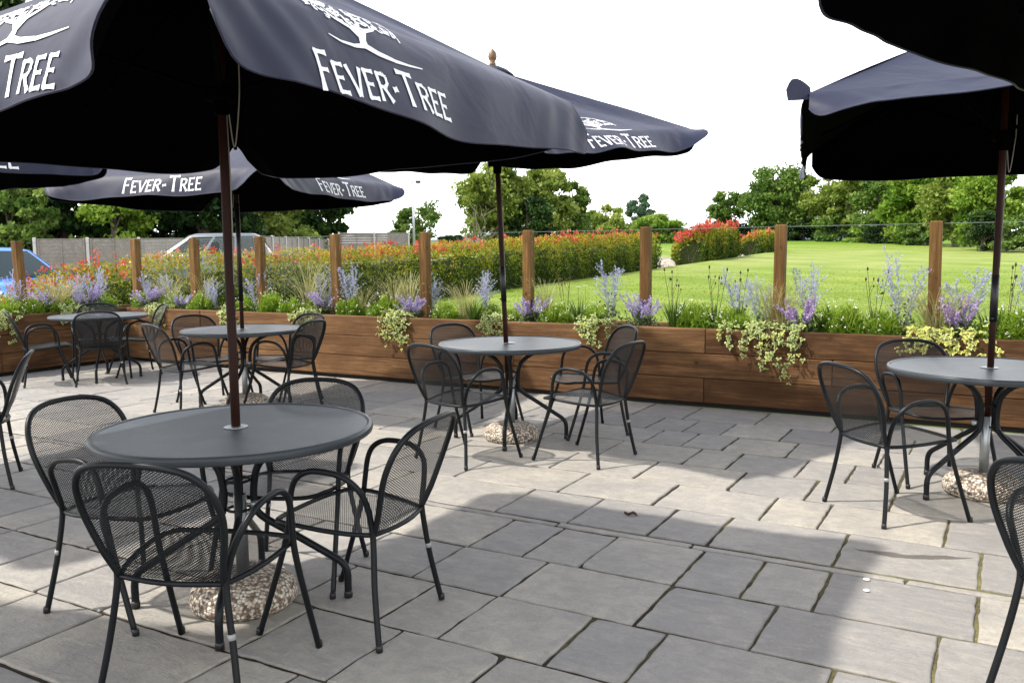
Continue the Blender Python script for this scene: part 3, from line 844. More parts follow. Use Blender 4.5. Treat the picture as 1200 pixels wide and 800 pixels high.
# ------------------------------------------------------------------ tables
def make_table():
    root = empty('round_table', (0, 0, 0))
    r = .552
    mb = MB(); n = 96
    # disc with a hole for the pole
    prof = [(.026, .738), (.12, .7385), (.30, .739), (.45, .7385), (.528, .738)]
    base = len(mb.v)
    for (q, z) in prof:
        for j in range(n): mb.v.append((q * math.cos(2 * math.pi * j / n), q * math.sin(2 * math.pi * j / n), z))
    for i in range(len(prof) - 1):
        for j in range(n):
            j2 = (j + 1) % n; mb.face((base + i * n + j, base + (i + 1) * n + j, base + (i + 1) * n + j2, base + i * n + j2))
    b2 = len(mb.v)
    for (q, z) in prof[::4]:
        for j in range(n): mb.v.append((q * math.cos(2 * math.pi * j / n), q * math.sin(2 * math.pi * j / n), z - .004))
    for j in range(n):
        j2 = (j + 1) % n; mb.face((b2 + j, b2 + j2, b2 + n + j2, b2 + n + j))
    mb.build('tabletop', M['tabletop'], root)
    mb = MB(); rp = [(.526, .728), (.527, .7395), (.533, .7435), (.543, .743), (.549, .738), (.551, .728), (.549, .714), (.542, .708), (.532, .710)]
    base = len(mb.v)
    for (q, z) in rp:
        for j in range(n): mb.v.append((q * math.cos(2 * math.pi * j / n), q * math.sin(2 * math.pi * j / n), z))
    K = len(rp)
    for i in range(K):
        for j in range(n):
            j2 = (j + 1) % n; i2 = (i + 1) % K
            mb.face((base + i * n + j, base + i * n + j2, base + i2 * n + j2, base + i2 * n + j))
    mb.build('rim', M['rim'], root)
    mb = MB(); mb.lathe([(.024, .7395), (.046, .7395), (.048, .7415), (.044, .744), (.026, .7445)], (0, 0, 0), 24)
    mb.build('hole_ring', M['galv'], root)
    for k in range(4):
        a = math.pi / 2 * k
        rz = [(.40, .712), (.30, .700), (.17, .655), (.085, .585), (.060, .50), (.060, .42), (.085, .365), (.20, .290), (.34, .200), (.405, .155), (.428, .11), (.430, .05), (.430, .0)]
        off = .012
        pts = catmull([(q * math.cos(a) - off * math.sin(a), q * math.sin(a) + off * math.cos(a), z) for q, z in rz], 5)
        mb = MB(); mb.tube(pts, .0155, 12); leg = mb.build('leg', M['steel'], root)
        mb = MB(); mb.lathe([(.018, .001), (.018, .022), (.0158, .03)], (.43 * math.cos(a) - off * math.sin(a), .43 * math.sin(a) + off * math.cos(a), 0), 12)
        mb.build('foot_cap', M['blackplastic'], leg)
    for z in (.40, .52):
        mb = MB(); mb.tube([(.047 * math.cos(t), .047 * math.sin(t), z) for t in np.linspace(0, 2 * math.pi, 24, endpoint=False)], .006, 6, closed=True); mb.build('collar', M['steel'], root)
    mb = MB()
    for k in range(4):
        a = math.pi / 4 + math.pi / 2 * k
        mb.tube([(.03 * math.cos(a), .03 * math.sin(a), .726), (.53 * math.cos(a), .53 * math.sin(a), .722)], .006, 6)
    mb.build('underside_brace', M['steel'], root)
    return root
TB = [ # x, y, leg angle, scale, label
 (-2.68, 2.45, 34, 1, 'nearest round dark mesh table in the left foreground'),
 (-3.25, 5.71, 22, 1, 'round dark table in the middle of the patio, before the planter'),
 (-.03, 5.69, 47, 1, 'round dark table at the right edge of the photo'),
 (-6.14, 5.74, 25, 1, 'round dark table behind the pole of the nearest parasol'),
 (-9.13, 6.36, 45, .97, 'far round table in the corner, without a parasol'),
 (-5.98, 2.46, 10, 1, 'round dark table outside the left edge of the photo'),
 (.98, 2.92, 20, 1, 'round dark table outside the right edge of the photo')]
tproto = make_table()
for i, (x, y, a, s, lab) in enumerate(TB):
    o = tproto if i == 0 else copy_tree(tproto)
    o.location = (x, y, .0015); o.rotation_euler = (0, 0, R(a)); o.scale = (s, s, 1)
    tag(o, lab, 'table', 'round tables on the patio')

# parasol stands
def make_base():
    root = empty('parasol_stand', (0, 0, 0))
    mb = MB(); mb.lathe([(.198, .0), (.214, .018), (.218, .045), (.205, .082), (.165, .112), (.10, .126), (.03, .130)], (0, 0, 0), 40)
    mb.build('stone', M['aggregate'], root)
    mb = MB(); n = 20
    mb.lathe([(.026, .127), (.026, .46), (.0222, .4605), (.022, .30)], (0, 0, 0), n); mb.build('sleeve', M['galv'], root)
    mb = MB(); mb.tube([(.026, 0, .42), (.06, 0, .42)], .006, 8); mb.lathe([(.004, .405), (.016, .41), (.016, .43), (.004, .435)], (.062, 0, 0), 10); mb.build('screw', M['galv'], root)
    return root
bproto = make_base()
for i, (x, y, rz, lab) in enumerate([
    (-2.68, 2.455, 20, 'round aggregate parasol foot under the nearest table'), (-3.235, 5.70, 80, 'round aggregate parasol foot under the middle table'),
    (-.035, 5.66, 200, 'round aggregate parasol foot under the right hand table'), (-6.14, 5.745, 10, 'parasol foot under the table behind the nearest pole, mostly hidden'),
    (-5.98, 2.46, 0, 'parasol foot outside the left edge of the photo'), (.98, 2.92, 0, 'parasol foot outside the right edge of the photo')]):
    o = bproto if i == 0 else copy_tree(bproto)
    o.location = (x, y, .001); o.rotation_euler = (0, 0, R(rz)); tag(o, lab, 'parasol stand', 'aggregate parasol feet')

# ------------------------------------------------------------------ parasols
GL = { # strokes: (x0,y0,x1,y1,half width)
 'F': (.52, [(.08, 0, .08, 1, .055), (.03, .955, .52, .955, .05), (.08, .52, .42, .52, .045)]),
 'E': (.56, [(.08, 0, .08, 1, .055), (.03, .955, .54, .955, .05), (.08, .51, .44, .51, .045), (.03, .045, .56, .045, .05)]),
 'V': (.72, [(.02, 1, .36, 0, .06), (.70, 1, .36, 0, .05)]),
 'R': (.66, [(.08, 0, .08, 1, .055), (.03, .955, .40, .955, .05), (.40, .955, .55, .86, .05), (.55, .88, .55, .64, .055), (.55, .66, .40, .52, .05), (.08, .51, .42, .51, .045), (.30, .52, .64, 0, .06)]),
 'T': (.74, [(.37, 0, .37, 1, .06), (.0, .95, .74, .95, .052)]),
 '-': (.34, [(.04, .40, .28, .46, .06)])}
def letter_polys():
    out = []; x = 0
    for ch, s in (('F', 1.0), ('E', .78), ('V', .78), ('E', .78), ('R', .78), ('-', .9), ('T', 1.0), ('R', .78), ('E', .78), ('E', .78)):
        w, st = GL[ch]
        for (a, b, c, d, hw) in st:
            p, q = Vector((a, b)) * s, Vector((c, d)) * s; hw *= 1.25 * (s ** .5)
            t = (q - p); ln = t.length; t.normalize(); n = Vector((-t.y, t.x))
            segs = []
            k = max(3, int(ln / .22)); 
            for i in range(k + 1):
                f = i / k; flare = 1 + .38 * (abs(2 * f - 1) ** 4) - .12
                c_ = p + t * ln * f; segs.append((c_ + n * hw * flare, c_ - n * hw * flare))
            for (a1, b1), (a2, b2) in zip(segs[:-1], segs[1:]):
                out.append([(x + v.x, v.y) for v in (a1, b1, b2, a2)])
        x += w * s + .10
    wd = x - .10
    return [[(px - wd / 2, py) for px, py in poly] for poly in out], wd
LET, LETW = letter_polys()
def emblem_polys():
    """a broad scribbled tree crown over a short trunk and a long ground sweep, metres"""
    rr = random.Random(21); out = []
    def stroke(pts, w0, w1):
        n = len(pts)
        for i in range(n - 1):
            a, b = Vector(pts[i]), Vector(pts[i + 1]); t = (b - a)
            if t.length < 1e-6: continue
            t.normalize(); nn = Vector((-t.y, t.x))
            wa = w0 + (w1 - w0) * i / (n - 1); wb = w0 + (w1 - w0) * (i + 1) / (n - 1)
            out.append([tuple(a + nn * wa), tuple(a - nn * wa), tuple(b - nn * wb), tuple(b + nn * wb)])
    # crown curls
    for i in range(150):
        u = rr.uniform(-1, 1); v = rr.uniform(0, 1)
        if u * u + (v * 1.0) ** 2 > 1 or (v < .10 and abs(u) > .75): continue
        cx, cy = u * .27, .085 + v * .215
        r0 = rr.uniform(.012, .026); a0 = rr.uniform(0, 6.28); sp = rr.uniform(2.2, 4.2) * rr.choice((-1, 1))
        stroke([(cx + r0 * (1 - .35 * k / 7) * math.cos(a0 + sp * k / 7) * 1.25, cy + r0 * (1 - .35 * k / 7) * math.sin(a0 + sp * k / 7) * .8) for k in range(8)], .0052, .0032)
    for i in range(26): # crown edge, broken
        if rr.random() < .12: continue
        a = math.pi * i / 26; b = math.pi * (i + .8) / 26
        stroke([(.275 * math.cos(t), .085 + .222 * math.sin(t) + rr.uniform(-.006, .006)) for t in np.linspace(a, b, 4)], .005, .004)
    # limbs and trunk
    for (x, yv) in ((-.16, .13), (-.07, .17), (.05, .18), (.15, .13)):
        stroke([(0, .03), (x * .25, .075), (x * .7, yv * .75), (x, yv)], .012, .004)
    stroke([(-.01, .0), (0, .04), (.003, .09)], .022, .012)
    # ground sweep
    stroke([(-.20, .012), (-.14, -.004), (-.07, -.008), (-.01, .002)], .002, .010)
    stroke([(-.01, .004), (.06, -.016), (.15, -.024), (.25, -.022), (.34, -.014)], .014, .002)
    return out
EMB = emblem_polys()

def make_parasol(name, base, rot, half, corners, apex_z, label, flare, lift, lean=(0, 0), L_=.215, wave=3.0, letters=(0, 1, 2, 3), toff=(0, 0, 0, 0), seed=0, hub=2.0, sleeve=(1.06, 1.30), pole_r=.0185, off=(0, 0), tsize=.77, loose=False, drape=0.0, esize=1.0):
    LK = L_ if isinstance(L_, tuple) else (L_,) * 4
    rr = random.Random(seed + 100)
    root = empty(name, (base[0], base[1], 0), 0, label, 'parasol', 'dark parasols with white print')
    def ax(z): return Vector((lean[0] * z, lean[1] * z, z))
    apex = ax(apex_z)
    cen = ax(2.1); cen.x += off[0]; cen.y += off[1]
    C = []
    for k, a in enumerate((-135, -45, 45, 135)):
        an = R(a + rot); C.append(Vector((cen.x + half * math.sqrt(2) * math.cos(an), cen.y + half * math.sqrt(2) * math.sin(an), corners[k])))
    ph = [rr.uniform(0, 6) for _ in range(12)]
    def E(k, a):
        c0, c1 = C[k], C[(k + 1) % 4]; t = (a + 1) / 2
        p = c0.lerp(c1, t); n = out_n(k)
        m_ = max(0.0, 1 - a * a)
        p = p - n * (.022 + .09 * drape) * m_; p.z += (-.018 + .075 * drape) * m_
        return p
    def out_n(k):
        e = C[(k + 1) % 4] - C[k]; n = Vector((e.y, -e.x, 0)); n.normalize(); return n
    def P(k, x, t):
        if t <= 0:
            Lp = (apex - (C[k] + C[(k + 1) % 4]) / 2).length
            s = min(-t / Lp, .999); a = max(-1.0, min(1.0, x / (half * (1 - s) + 1e-6)))
            e = E(k, a); p = e.lerp(apex, s); p.z -= .040 * math.sin(math.pi * s) * (1 - a * a)
            p.z += .006 * math.sin(a * 9 + s * 5 + ph[k]) * math.sin(math.pi * min(s * 1.5, 1))
            return p
        a = max(-1.0, min(1.0, x / half)); e = E(k, a); n = out_n(k)
        edge = max(0, (abs(a) - .72) / .28) ** 1.6
        al1 = flare[k] + lift[k][0 if a < 0 else 1] * edge + wave * 2.2 * math.sin(a * 5.3 + ph[4 + k]) + wave * 1.2 * math.sin(a * 13 + ph[8 + k])
        ns = 8; q = e.copy()
        for i in range(ns):
            tt = t * (i + .5) / ns
            al = R(al1 + (60 - al1) * math.exp(-tt / (.055 + .075 * drape * max(0.0, 1 - a * a))))
            q += (n * math.sin(al) + Vector((0, 0, -1)) * math.cos(al)) * (t / ns)
        tw = min(t / .12, 1)
        q += n * tw * (.006 * max(0, abs(a) - .45) / .55 * math.sin(abs(a) * 46 + t * 30 + ph[k]) + .0025 * math.sin(a * 19 + t * 14 + ph[2]))
        return q
    mb = MB(); NA = 84; rows = []
    As = [math.copysign(1 - (1 - abs(-1 + 2 * i / NA)) ** 1.15, -1 + 2 * i / NA) for i in range(NA + 1)]
    for k in range(4):
        G = []
        for s in (.985, .93, .86, .76, .64, .5, .36, .28, .2, .14, .09, .05, .025, .01):
            Lp = (apex - (C[k] + C[(k + 1) % 4]) / 2).length
            G.append([P(k, a * half * (1 - s), -s * Lp) for a in As])
        for i in range(15):
            f = i / 14
            row = []
            for a in As:
                r_ = max(0, (abs(a) * half - (half - .10)) / .10)
                ll = LK[k] * (1 - .42 * r_ ** 2.6) * (1 + .03 * math.sin(a * 6 + ph[k])) + .13 * drape * max(0.0, 1 - a * a)
                row.append(P(k, a * half, f * ll))
            G.append(row)
        # normals for lining offset
        ni, nj = len(G), len(G[0])
        def nor(i, j):
            u = G[min(i + 1, ni - 1)][j] - G[max(i - 1, 0)][j]; v = G[i][min(j + 1, nj - 1)] - G[i][max(j - 1, 0)]
            n_ = u.cross(v)
            return n_.normalized() if n_.length > 1e-9 else Vector((0, 0, 1))
        Nn = [[nor(i, j) for j in range(nj)] for i in range(ni)]
        sgn = 1 if Nn[3][nj // 2].z > 0 else -1
        mb.mat = 0
        mb.grid([[(G[i][j], (0, 0)) for j in range(nj)] for i in range(ni)], flip=(sgn < 0))
        mb.mat = 1
        In = [[G[i][j] - Nn[i][j] * sgn * .0035 for j in range(nj)] for i in range(ni)]
        mb.grid([[(In[i][j], (0, 0)) for j in range(nj)] for i in range(ni)], flip=(sgn > 0))
        mb.mat = 0
        rim = [(G[ni - 1][j], In[ni - 1][j]) for j in range(nj)]
        mb.grid([[(a, (0, 0)) for a, b in rim], [(b, (0, 0)) for a, b in rim]])
        for j in (0, nj - 1):
            mb.grid([[(G[i][j], (0, 0)) for i in range(ni)], [(In[i][j], (0, 0)) for i in range(ni)]])
        mb.tube([(G[ni - 1][j] + In[ni - 1][j]) / 2 for j in range(nj)], .0034, 6)
    can = mb.build('canopy', [M['cloth'], M['lining']], root)
    mb = MB(); mb.lathe([(.16, -.045), (.11, -.005), (.05, .022), (.02, .026)], apex, 20); mb.build('crown_cap', M['cloth'], can)
    # print
    def printed(nm, k, polys, scale, t0, lift_, dx=0.0):
        m = MB(); m.smooth = False
        for i, poly in enumerate(polys):
            vs = []
            for (px, py) in poly:
                x = px * scale + toff[k] + dx; t = t0 - py * scale
                p0 = P(k, x, t); du = P(k, x + .01, t) - P(k, x - .01, t); dv = P(k, x, t + .004) - P(k, x, t - .004)
                n_ = du.cross(dv)
                n_ = n_.normalized() if n_.length > 1e-12 else out_n(k)
                if n_.dot(out_n(k) + Vector((0, 0, .8))) < 0: n_.negate()
                vs.append(p0 + n_ * (lift_ + .0002 * (i % 7)))
            b = len(m.v); m.v.extend(tuple(v) for v in vs); m.face(list(range(b, b + len(vs))))
        m.build(nm, M['print'], can)
    for k in letters:
        ex = .115 * drape
        printed('lettering', k, LET, tsize / LETW, LK[k] * .86 + ex, .0022)
        printed('emblem', k, EMB, esize, LK[k] * .86 + ex - tsize * .172 - (.055 if drape else .075), .0022, -.05 if k else .05)
    if loose: # end of the valance that the wind has twisted out at the left corner
        lf0 = Vector((-CY, -SY, 0))
        A_ = C[0] + Vector((0, 0, -.042)) - lf0 * .012; lf = Vector((-CY, -SY, 0)); up_ = Vector((0, 0, 1)); bk = Vector((-SY, CY, 0))
        lm = MB(); PP = []
        for i in range(9):
            f = i / 8; row = []
            for j in range(6):
                g_ = j / 5; hgt = (.035 + .075 * math.sin(math.pi * min(f * .62 + .12, 1))) * (1 - max(0, f - .7) ** 2 * 4)
                row.append((A_ + lf * (f * .135) + up_ * (.012 + hgt * g_ - .015 * f) + bk * (.03 * g_ - .05 * f * f), (0, 0)))
            PP.append(row)
        lm.grid(PP); lm.build('loose_flap', M['cloth'], can)
    # pole, hub, finial
    mb = MB(); zb = .30
    mb.tube([ax(zb), ax(1.0), ax(1.7), ax(apex_z - .02)], pole_r, 14); pole = mb.build('pole', M['pole'], root)
    if sleeve:
        mb = MB(); mb.tube([ax(sleeve[0]), ax(sleeve[1])], pole_r + .0028, 14); mb.tube([ax(sleeve[0] + .02) + Vector((.0, -pole_r, 0)), ax(sleeve[0] + .02) + Vector((-.012, -pole_r - .022, 0))], .006, 8)
        mb.build('joint_sleeve', M['sleeve'], pole)
    mb = MB(); a = ax(apex_z)
    mb.lathe([(.016, .015), (.026, .03), (.026, .045), (.018, .052), (.030, .075), (.034, .095), (.027, .122), (.012, .142), (.003, .15)], a, 16); mb.build('finial', M['knob'], root)
    h = ax(hub)
    mb = MB(); mb.box(tuple(h), (.105, .105, .055), R(rot), .01); mb.box(tuple(h - Vector((0, 0, .05))), (.06, .06, .06), R(rot + 45), .008); mb.build('runner', M['rib'], root)
    # ribs and struts
    for k in range(8):
        if k % 2 == 0: tip = C[k // 2].copy()
        else: tip = E(k // 2, 0.0)
        q0 = apex - Vector((0, 0, .05)); tip = tip - Vector((0, 0, .028)) + (cen - Vector((tip.x, tip.y, cen.z))) * .03
        mb = MB(); mid = q0.lerp(tip, .55); mid.z -= .012 + (.045 if k % 2 else .02)
        mb.tube(catmull([q0, mid, tip], 5), .010, 6); rib = mb.build('rib', M['rib'], root)
        if k % 2 == 0:
            mb = MB(); mb.tube([h + (mid - h) * .03, q0.lerp(tip, .5) - Vector((0, 0, .03))], .0085, 6); mb.build('strut', M['rib'], rib)
    # cord
    side = Vector((CY, SY, 0)) * .8
    o_ = -1 if seed % 2 else 1
    pts = [h + Vector((0, 0, .12)) - side * .09 * o_, h - side * .085 * o_ + Vector((0, 0, -.02)), h - side * .055 * o_ + Vector((0, 0, -.20)), h - side * .035 * o_ + Vector((0, 0, -.10)), h - side * .03 * o_ + Vector((0, 0, -.02))]
    mb = MB(); mb.tube(catmull(pts, 8), .0028, 5)
    e0 = ax(hub - .03) + side * (pole_r + .006) * .9 - Vector((-SY, CY, 0)) * .004; e1 = ax(1.32) + side * (pole_r + .006) * .9 - Vector((-SY, CY, 0)) * .004
    mb.tube([e0, e0.lerp(e1, .5) + side * .006, e1], .0028, 5)
    mb.build('cord', M['rope'], root)
    return root

make_parasol('parasol', (-2.68, 2.45), 0, 1.0, (2.015, 2.12, 2.075, 2.03), 2.66,
    'nearest dark parasol spreading over the left foreground table', (13, 15, 18, 16), ((20, 45), (0, 2), (20, 20), (20, 25)), seed=1, hub=2.06, sleeve=None, toff=(.26, -.32, 0, 0), off=(.04, -.04), L_=(.245, .255, .20, .165), wave=1.3, tsize=.68, drape=1.0, esize=.86)
make_parasol('parasol', (-3.25, 5.71), -11, 1.03, (2.27, 2.16, 2.36, 2.34), 2.78,
    'dark parasol over the middle table, wooden knob on top', (20, 42, 30, 20), ((20, 20), (10, 45), (30, 30), (20, 20)), lean=(-.034, -.019), seed=2, hub=2.10, sleeve=(1.06, 1.33), wave=3.5)
make_parasol('parasol', (-.03, 5.69), 10, 1.03, (2.20, 2.32, 2.14, 2.12), 2.76,
    'dark parasol over the right hand table, its left corner curling', (68, 25, 12, 3), ((-35, 10), (30, 20), (20, 25), (8, -10)), seed=3, wave=1.2, loose=True, hub=2.06, sleeve=(1.01, 1.28), lean=(.006, 0), letters=(1, 2, 3))
make_parasol('parasol', (-6.14, 5.74), 10, 1.05, (2.10, 2.12, 2.11, 2.07), 2.70,
    'dark parasol behind the nearest pole, white print on both sides', (14, 20, 18, 15), ((25, 40), (35, 60), (20, 20), (20, 20)), seed=4, hub=2.06, sleeve=(1.0, 1.9), wave=2.5, toff=(.12, 0, 0, 0))
make_parasol('parasol', (-5.98, 2.46), 0, 1.02, (2.08, 2.10, 2.11, 2.08), 2.66,
    'dark parasol corner reaching in from the left photo edge', (14, 12, 16, 15), ((25, 40), (35, 30), (20, 20), (20, 20)), seed=5, hub=2.06, toff=(0, .12, 0, 0))
make_parasol('parasol', (.96, 2.87), -17.5, 1.04, (2.20, 2.26, 2.24, 2.21), 2.72,
    'dark parasol corner hanging into the top right of the photo', (8, 16, 14, 14), ((-10, 40), (35, 30), (20, 20), (20, 5)), seed=6, hub=2.06)
make_parasol('parasol', (-3.72, .16), 12, 1.02, (2.05, 2.08, 2.05, 2.05), 2.62,
    'dark parasol outside the photo that shades the near paving', (15, 16, 16, 15), ((25, 40), (35, 30), (20, 20), (20, 20)), seed=7, letters=())

# ------------------------------------------------------------------ planter plants
Z0 = .672
def blades(n, h, spread, w, seed, arch=.35, nseg=4, base_r=.04, hvar=.4):
    """curved tapering blades as strips -> quads (N,4,3)"""
    r = np.random.default_rng(seed); out = []; tint = []
    for i in range(n):
        a = r.random() * 6.283; b0 = np.array([math.cos(a), math.sin(a), 0]) * base_r * r.random() ** .5
        hh = h * (1 - hvar + hvar * r.random()); lean = spread * (.25 + .75 * r.random())
        dirn = np.array([math.cos(a + r.normal() * .4), math.sin(a + r.normal() * .4), 0])
        side = np.array([-dirn[1], dirn[0], 0]); t0 = r.random()
        prev = None
        for k in range(nseg + 1):
            t = k / nseg
            p = b0 + dirn * lean * t ** (1.3 + arch) + np.array([0, 0, hh * (t - arch * .5 * t ** 3)])
            ww = w * (1 - t ** 1.6) * .5 + .0008
            cur = (p - side * ww, p + side * ww)
            if prev is not None: out.append([prev[0], prev[1], cur[1], cur[0]]); tint.append(min(1, max(0, t0 * .7 + .3 * t)))
            prev = cur
    return np.array(out), np.array(tint)

def plant_mound(seed):
    r = np.random.default_rng(seed); root = empty('mound_plant')
    n = 2000
    u = r.normal(size=(n, 3)); u /= np.linalg.norm(u, axis=1, keepdims=True); u[:, 2] = np.abs(u[:, 2])
    rad = .35 + .75 * r.random(n) ** .45
    c = u * rad[:, None] * np.array([.155, .14, .20]) * (1 + .18 * np.sin(u[:, :1] * 7 + seed))
    v = leaf_quads(c, .036 + .026 * r.random(n), up=1.3, aspect=.20, r=r)
    b, bt = blades(90, .25, .12, .007, seed, .25, 3, .09)
    o = np_mesh('foliage', np.concatenate([v, b]), 4, M['mound'], root, np.concatenate([np.clip(.15 + .75 * c[:, 2] / .235 * .6 + r.normal(size=n) * .2, 0, 1), bt]))
    n = 34
    u = r.normal(size=(n, 3)); u /= np.linalg.norm(u, axis=1, keepdims=True); u[:, 2] = np.abs(u[:, 2]) * .8 + .25
    c = u * np.array([.17, .16, .245]) * (1 + .15 * r.random((n, 1)))
    c = np.repeat(c, 3, 0) + r.normal(size=(n * 3, 3)) * .006
    np_mesh('flowers', leaf_quads(c, .011 + .006 * r.random(len(c)), up=.3, aspect=.8, r=r), 4, M['white'], root, r.random(len(c)))
    return root

def stems_plant(name, seed, nst, h, spread, flmat, fl_from, whorl, fls, leafm, side=False, base_leaves=300, fln=9):
    r = np.random.default_rng(seed); root = empty(name)
    st = MB(); lv = []; fl = []
    for i in range(nst):
        a = r.random() * 6.283; sp = spread * (.2 + .8 * r.random()); hh = h * (.62 + .38 * r.random())
        d = np.array([math.cos(a), math.sin(a), 0])
        pts = [d * (.02 + sp * t ** 1.35) + np.array([r.normal() * .006, r.normal() * .006, hh * (t - .12 * t * t)]) for t in np.linspace(0, 1, 7)]
        st.tube(pts, [.0032, .003, .0028, .0024, .002, .0015, .001], 5)
        P = catmull(pts, 6)
        for k, p in enumerate(P):
            t = k / (len(P) - 1); p = np.array(p)
            if t < fl_from:
                for _ in range(2): lv.append(p + r.normal(size=3) * .014)
            elif k % whorl == 0:
                fl.append(p + r.normal(size=(fln, 3)) * np.array([.011, .011, .007]) * (1.25 - .75 * t))
            if side and .32 < t < .85 and k % 3 == 0:
                aa = r.random() * 6.283; ln = .13 * (1.1 - t) + .03
                q = [p + np.array([math.cos(aa), math.sin(aa), .85]) * ln * s for s in np.linspace(0, 1, 6)]
                st.tube(q, [.0017, .0015, .0013, .0011, .0009, .0006], 4)
                for s in q[1:]: fl.append(s + r.normal(size=(4, 3)) * .006)
    st.build('stems', M['stem'] if not side else M['sagestem'], root)
    n = base_leaves
    u = r.normal(size=(n, 3)) * np.array([spread * .45, spread * .42, h * .16]); u[:, 2] = np.abs(u[:, 2]) + .01
    c = np.concatenate([np.array(lv), u]) if len(lv) else u
    np_mesh('foliage', leaf_quads(c, .028 + .016 * r.random(len(c)), up=.5, aspect=.42, r=r), 4, leafm, root, r.random(len(c)))
    f = np.concatenate(fl)
    np_mesh('flowers', leaf_quads(f, fls * (.7 + .6 * r.random(len(f))), up=.3, aspect=.75, r=r), 4, flmat, root, r.random(len(f)))
    return root
M['sagestem'] = simple('silvery_stems', (.34, .36, .34), .8)

def plant_grass(name, n, h, sp, w, mat, seed, arch, seeds=0):
    root = empty(name)
    v, t = blades(n, h, sp, w, seed, arch, 6, .05)
    np_mesh('blades', v, 4, mat, root, t)
    if seeds:
        r = random.Random(seed); mb = MB(); hd = MB()
        for i in range(seeds):
            a = r.uniform(0, 6.28); s = r.uniform(.03, .13); hh = r.uniform(.42, .60)
            p = [Vector((math.cos(a) * s * t, math.sin(a) * s * t, hh * t)) for t in (0, .35, .7, 1)]
            mb.tube(p, [.003, .0026, .0022, .0018], 5)
            hd.lathe([(.002, 0), (.008, .008), (.009, .018), (.004, .03), (.001, .034)], p[-1], 7)
            q = p[2] + Vector((math.cos(a + 2) * .045, math.sin(a + 2) * .045, .09)); mb.tube([p[2], q], .0015, 4)
            hd.lathe([(.002, 0), (.0065, .006), (.007, .014), (.001, .025)], q, 7)
        mb.build('flower_stem', M['seed'], root); hd.build('seed_head', M['seed'], root)
    if name == 'feather_grass':
        r = np.random.default_rng(seed + 1); c = []
        tips = v[5::6, 2, :][: n // 3]
        for p in tips:
            for k in range(7): c.append(p * (1 - .035 * k) + r.normal(size=3) * .006)
        c = np.array(c)
        np_mesh('plume', leaf_quads(c, .03, up=.4, aspect=.14, r=r), 4, M['straw'], root, r.random(len(c)))
    return root

PROTO = {
 'mound': [plant_mound(s) for s in (1, 2, 3)],
 'catmint': [stems_plant('catmint_plant', s, 26, .34, .20, M['purple'], .50, 1, .0125, M['dullgreen'], fln=6) for s in (4, 5)],
 'mauve': [stems_plant('mauve_spike_plant', s, 13, .40, .17, M['mauve'], .42, 1, .015, M['iris'], fln=8) for s in (6,)],
 'sage': [stems_plant('sage_plant', s, 5, .74, .14, M['sage'], .28, 1, .0115, M['dullgreen'], side=True, base_leaves=140, fln=6) for s in (7, 8, 9)],
 'feather': [plant_grass('feather_grass', 85, .66, .36, .0038, M['straw'], s, .5) for s in (10, 11)],
 'iris': [plant_grass('sword_leaf_plant', 46, .34, .17, .015, M['iris'], s, .22) for s in (12, 13)],
 'irisseed': [plant_grass('sword_leaf_plant', 40, .30, .13, .013, M['iris'], s, .2, 4) for s in (14, 15)],
}
NAMES = {'mound': ('feathery green mound with white flowers', 'mounds of feathery foliage in the planter'),
 'catmint': ('violet catmint clump', 'violet flowering clumps in the planter'), 'mauve': ('mauve flower spikes', 'violet flowering clumps in the planter'),
 'sage': ('tall silvery lilac sage spikes', 'silvery sage in the planter'), 'feather': ('pale arching feather grass', 'feather grasses in the planter'),
 'iris': ('dark green sword leaf tuft', 'sword leaf tufts in the planter'), 'irisseed': ('sword leaf tuft with dark seed heads', 'sword leaf tufts in the planter')}
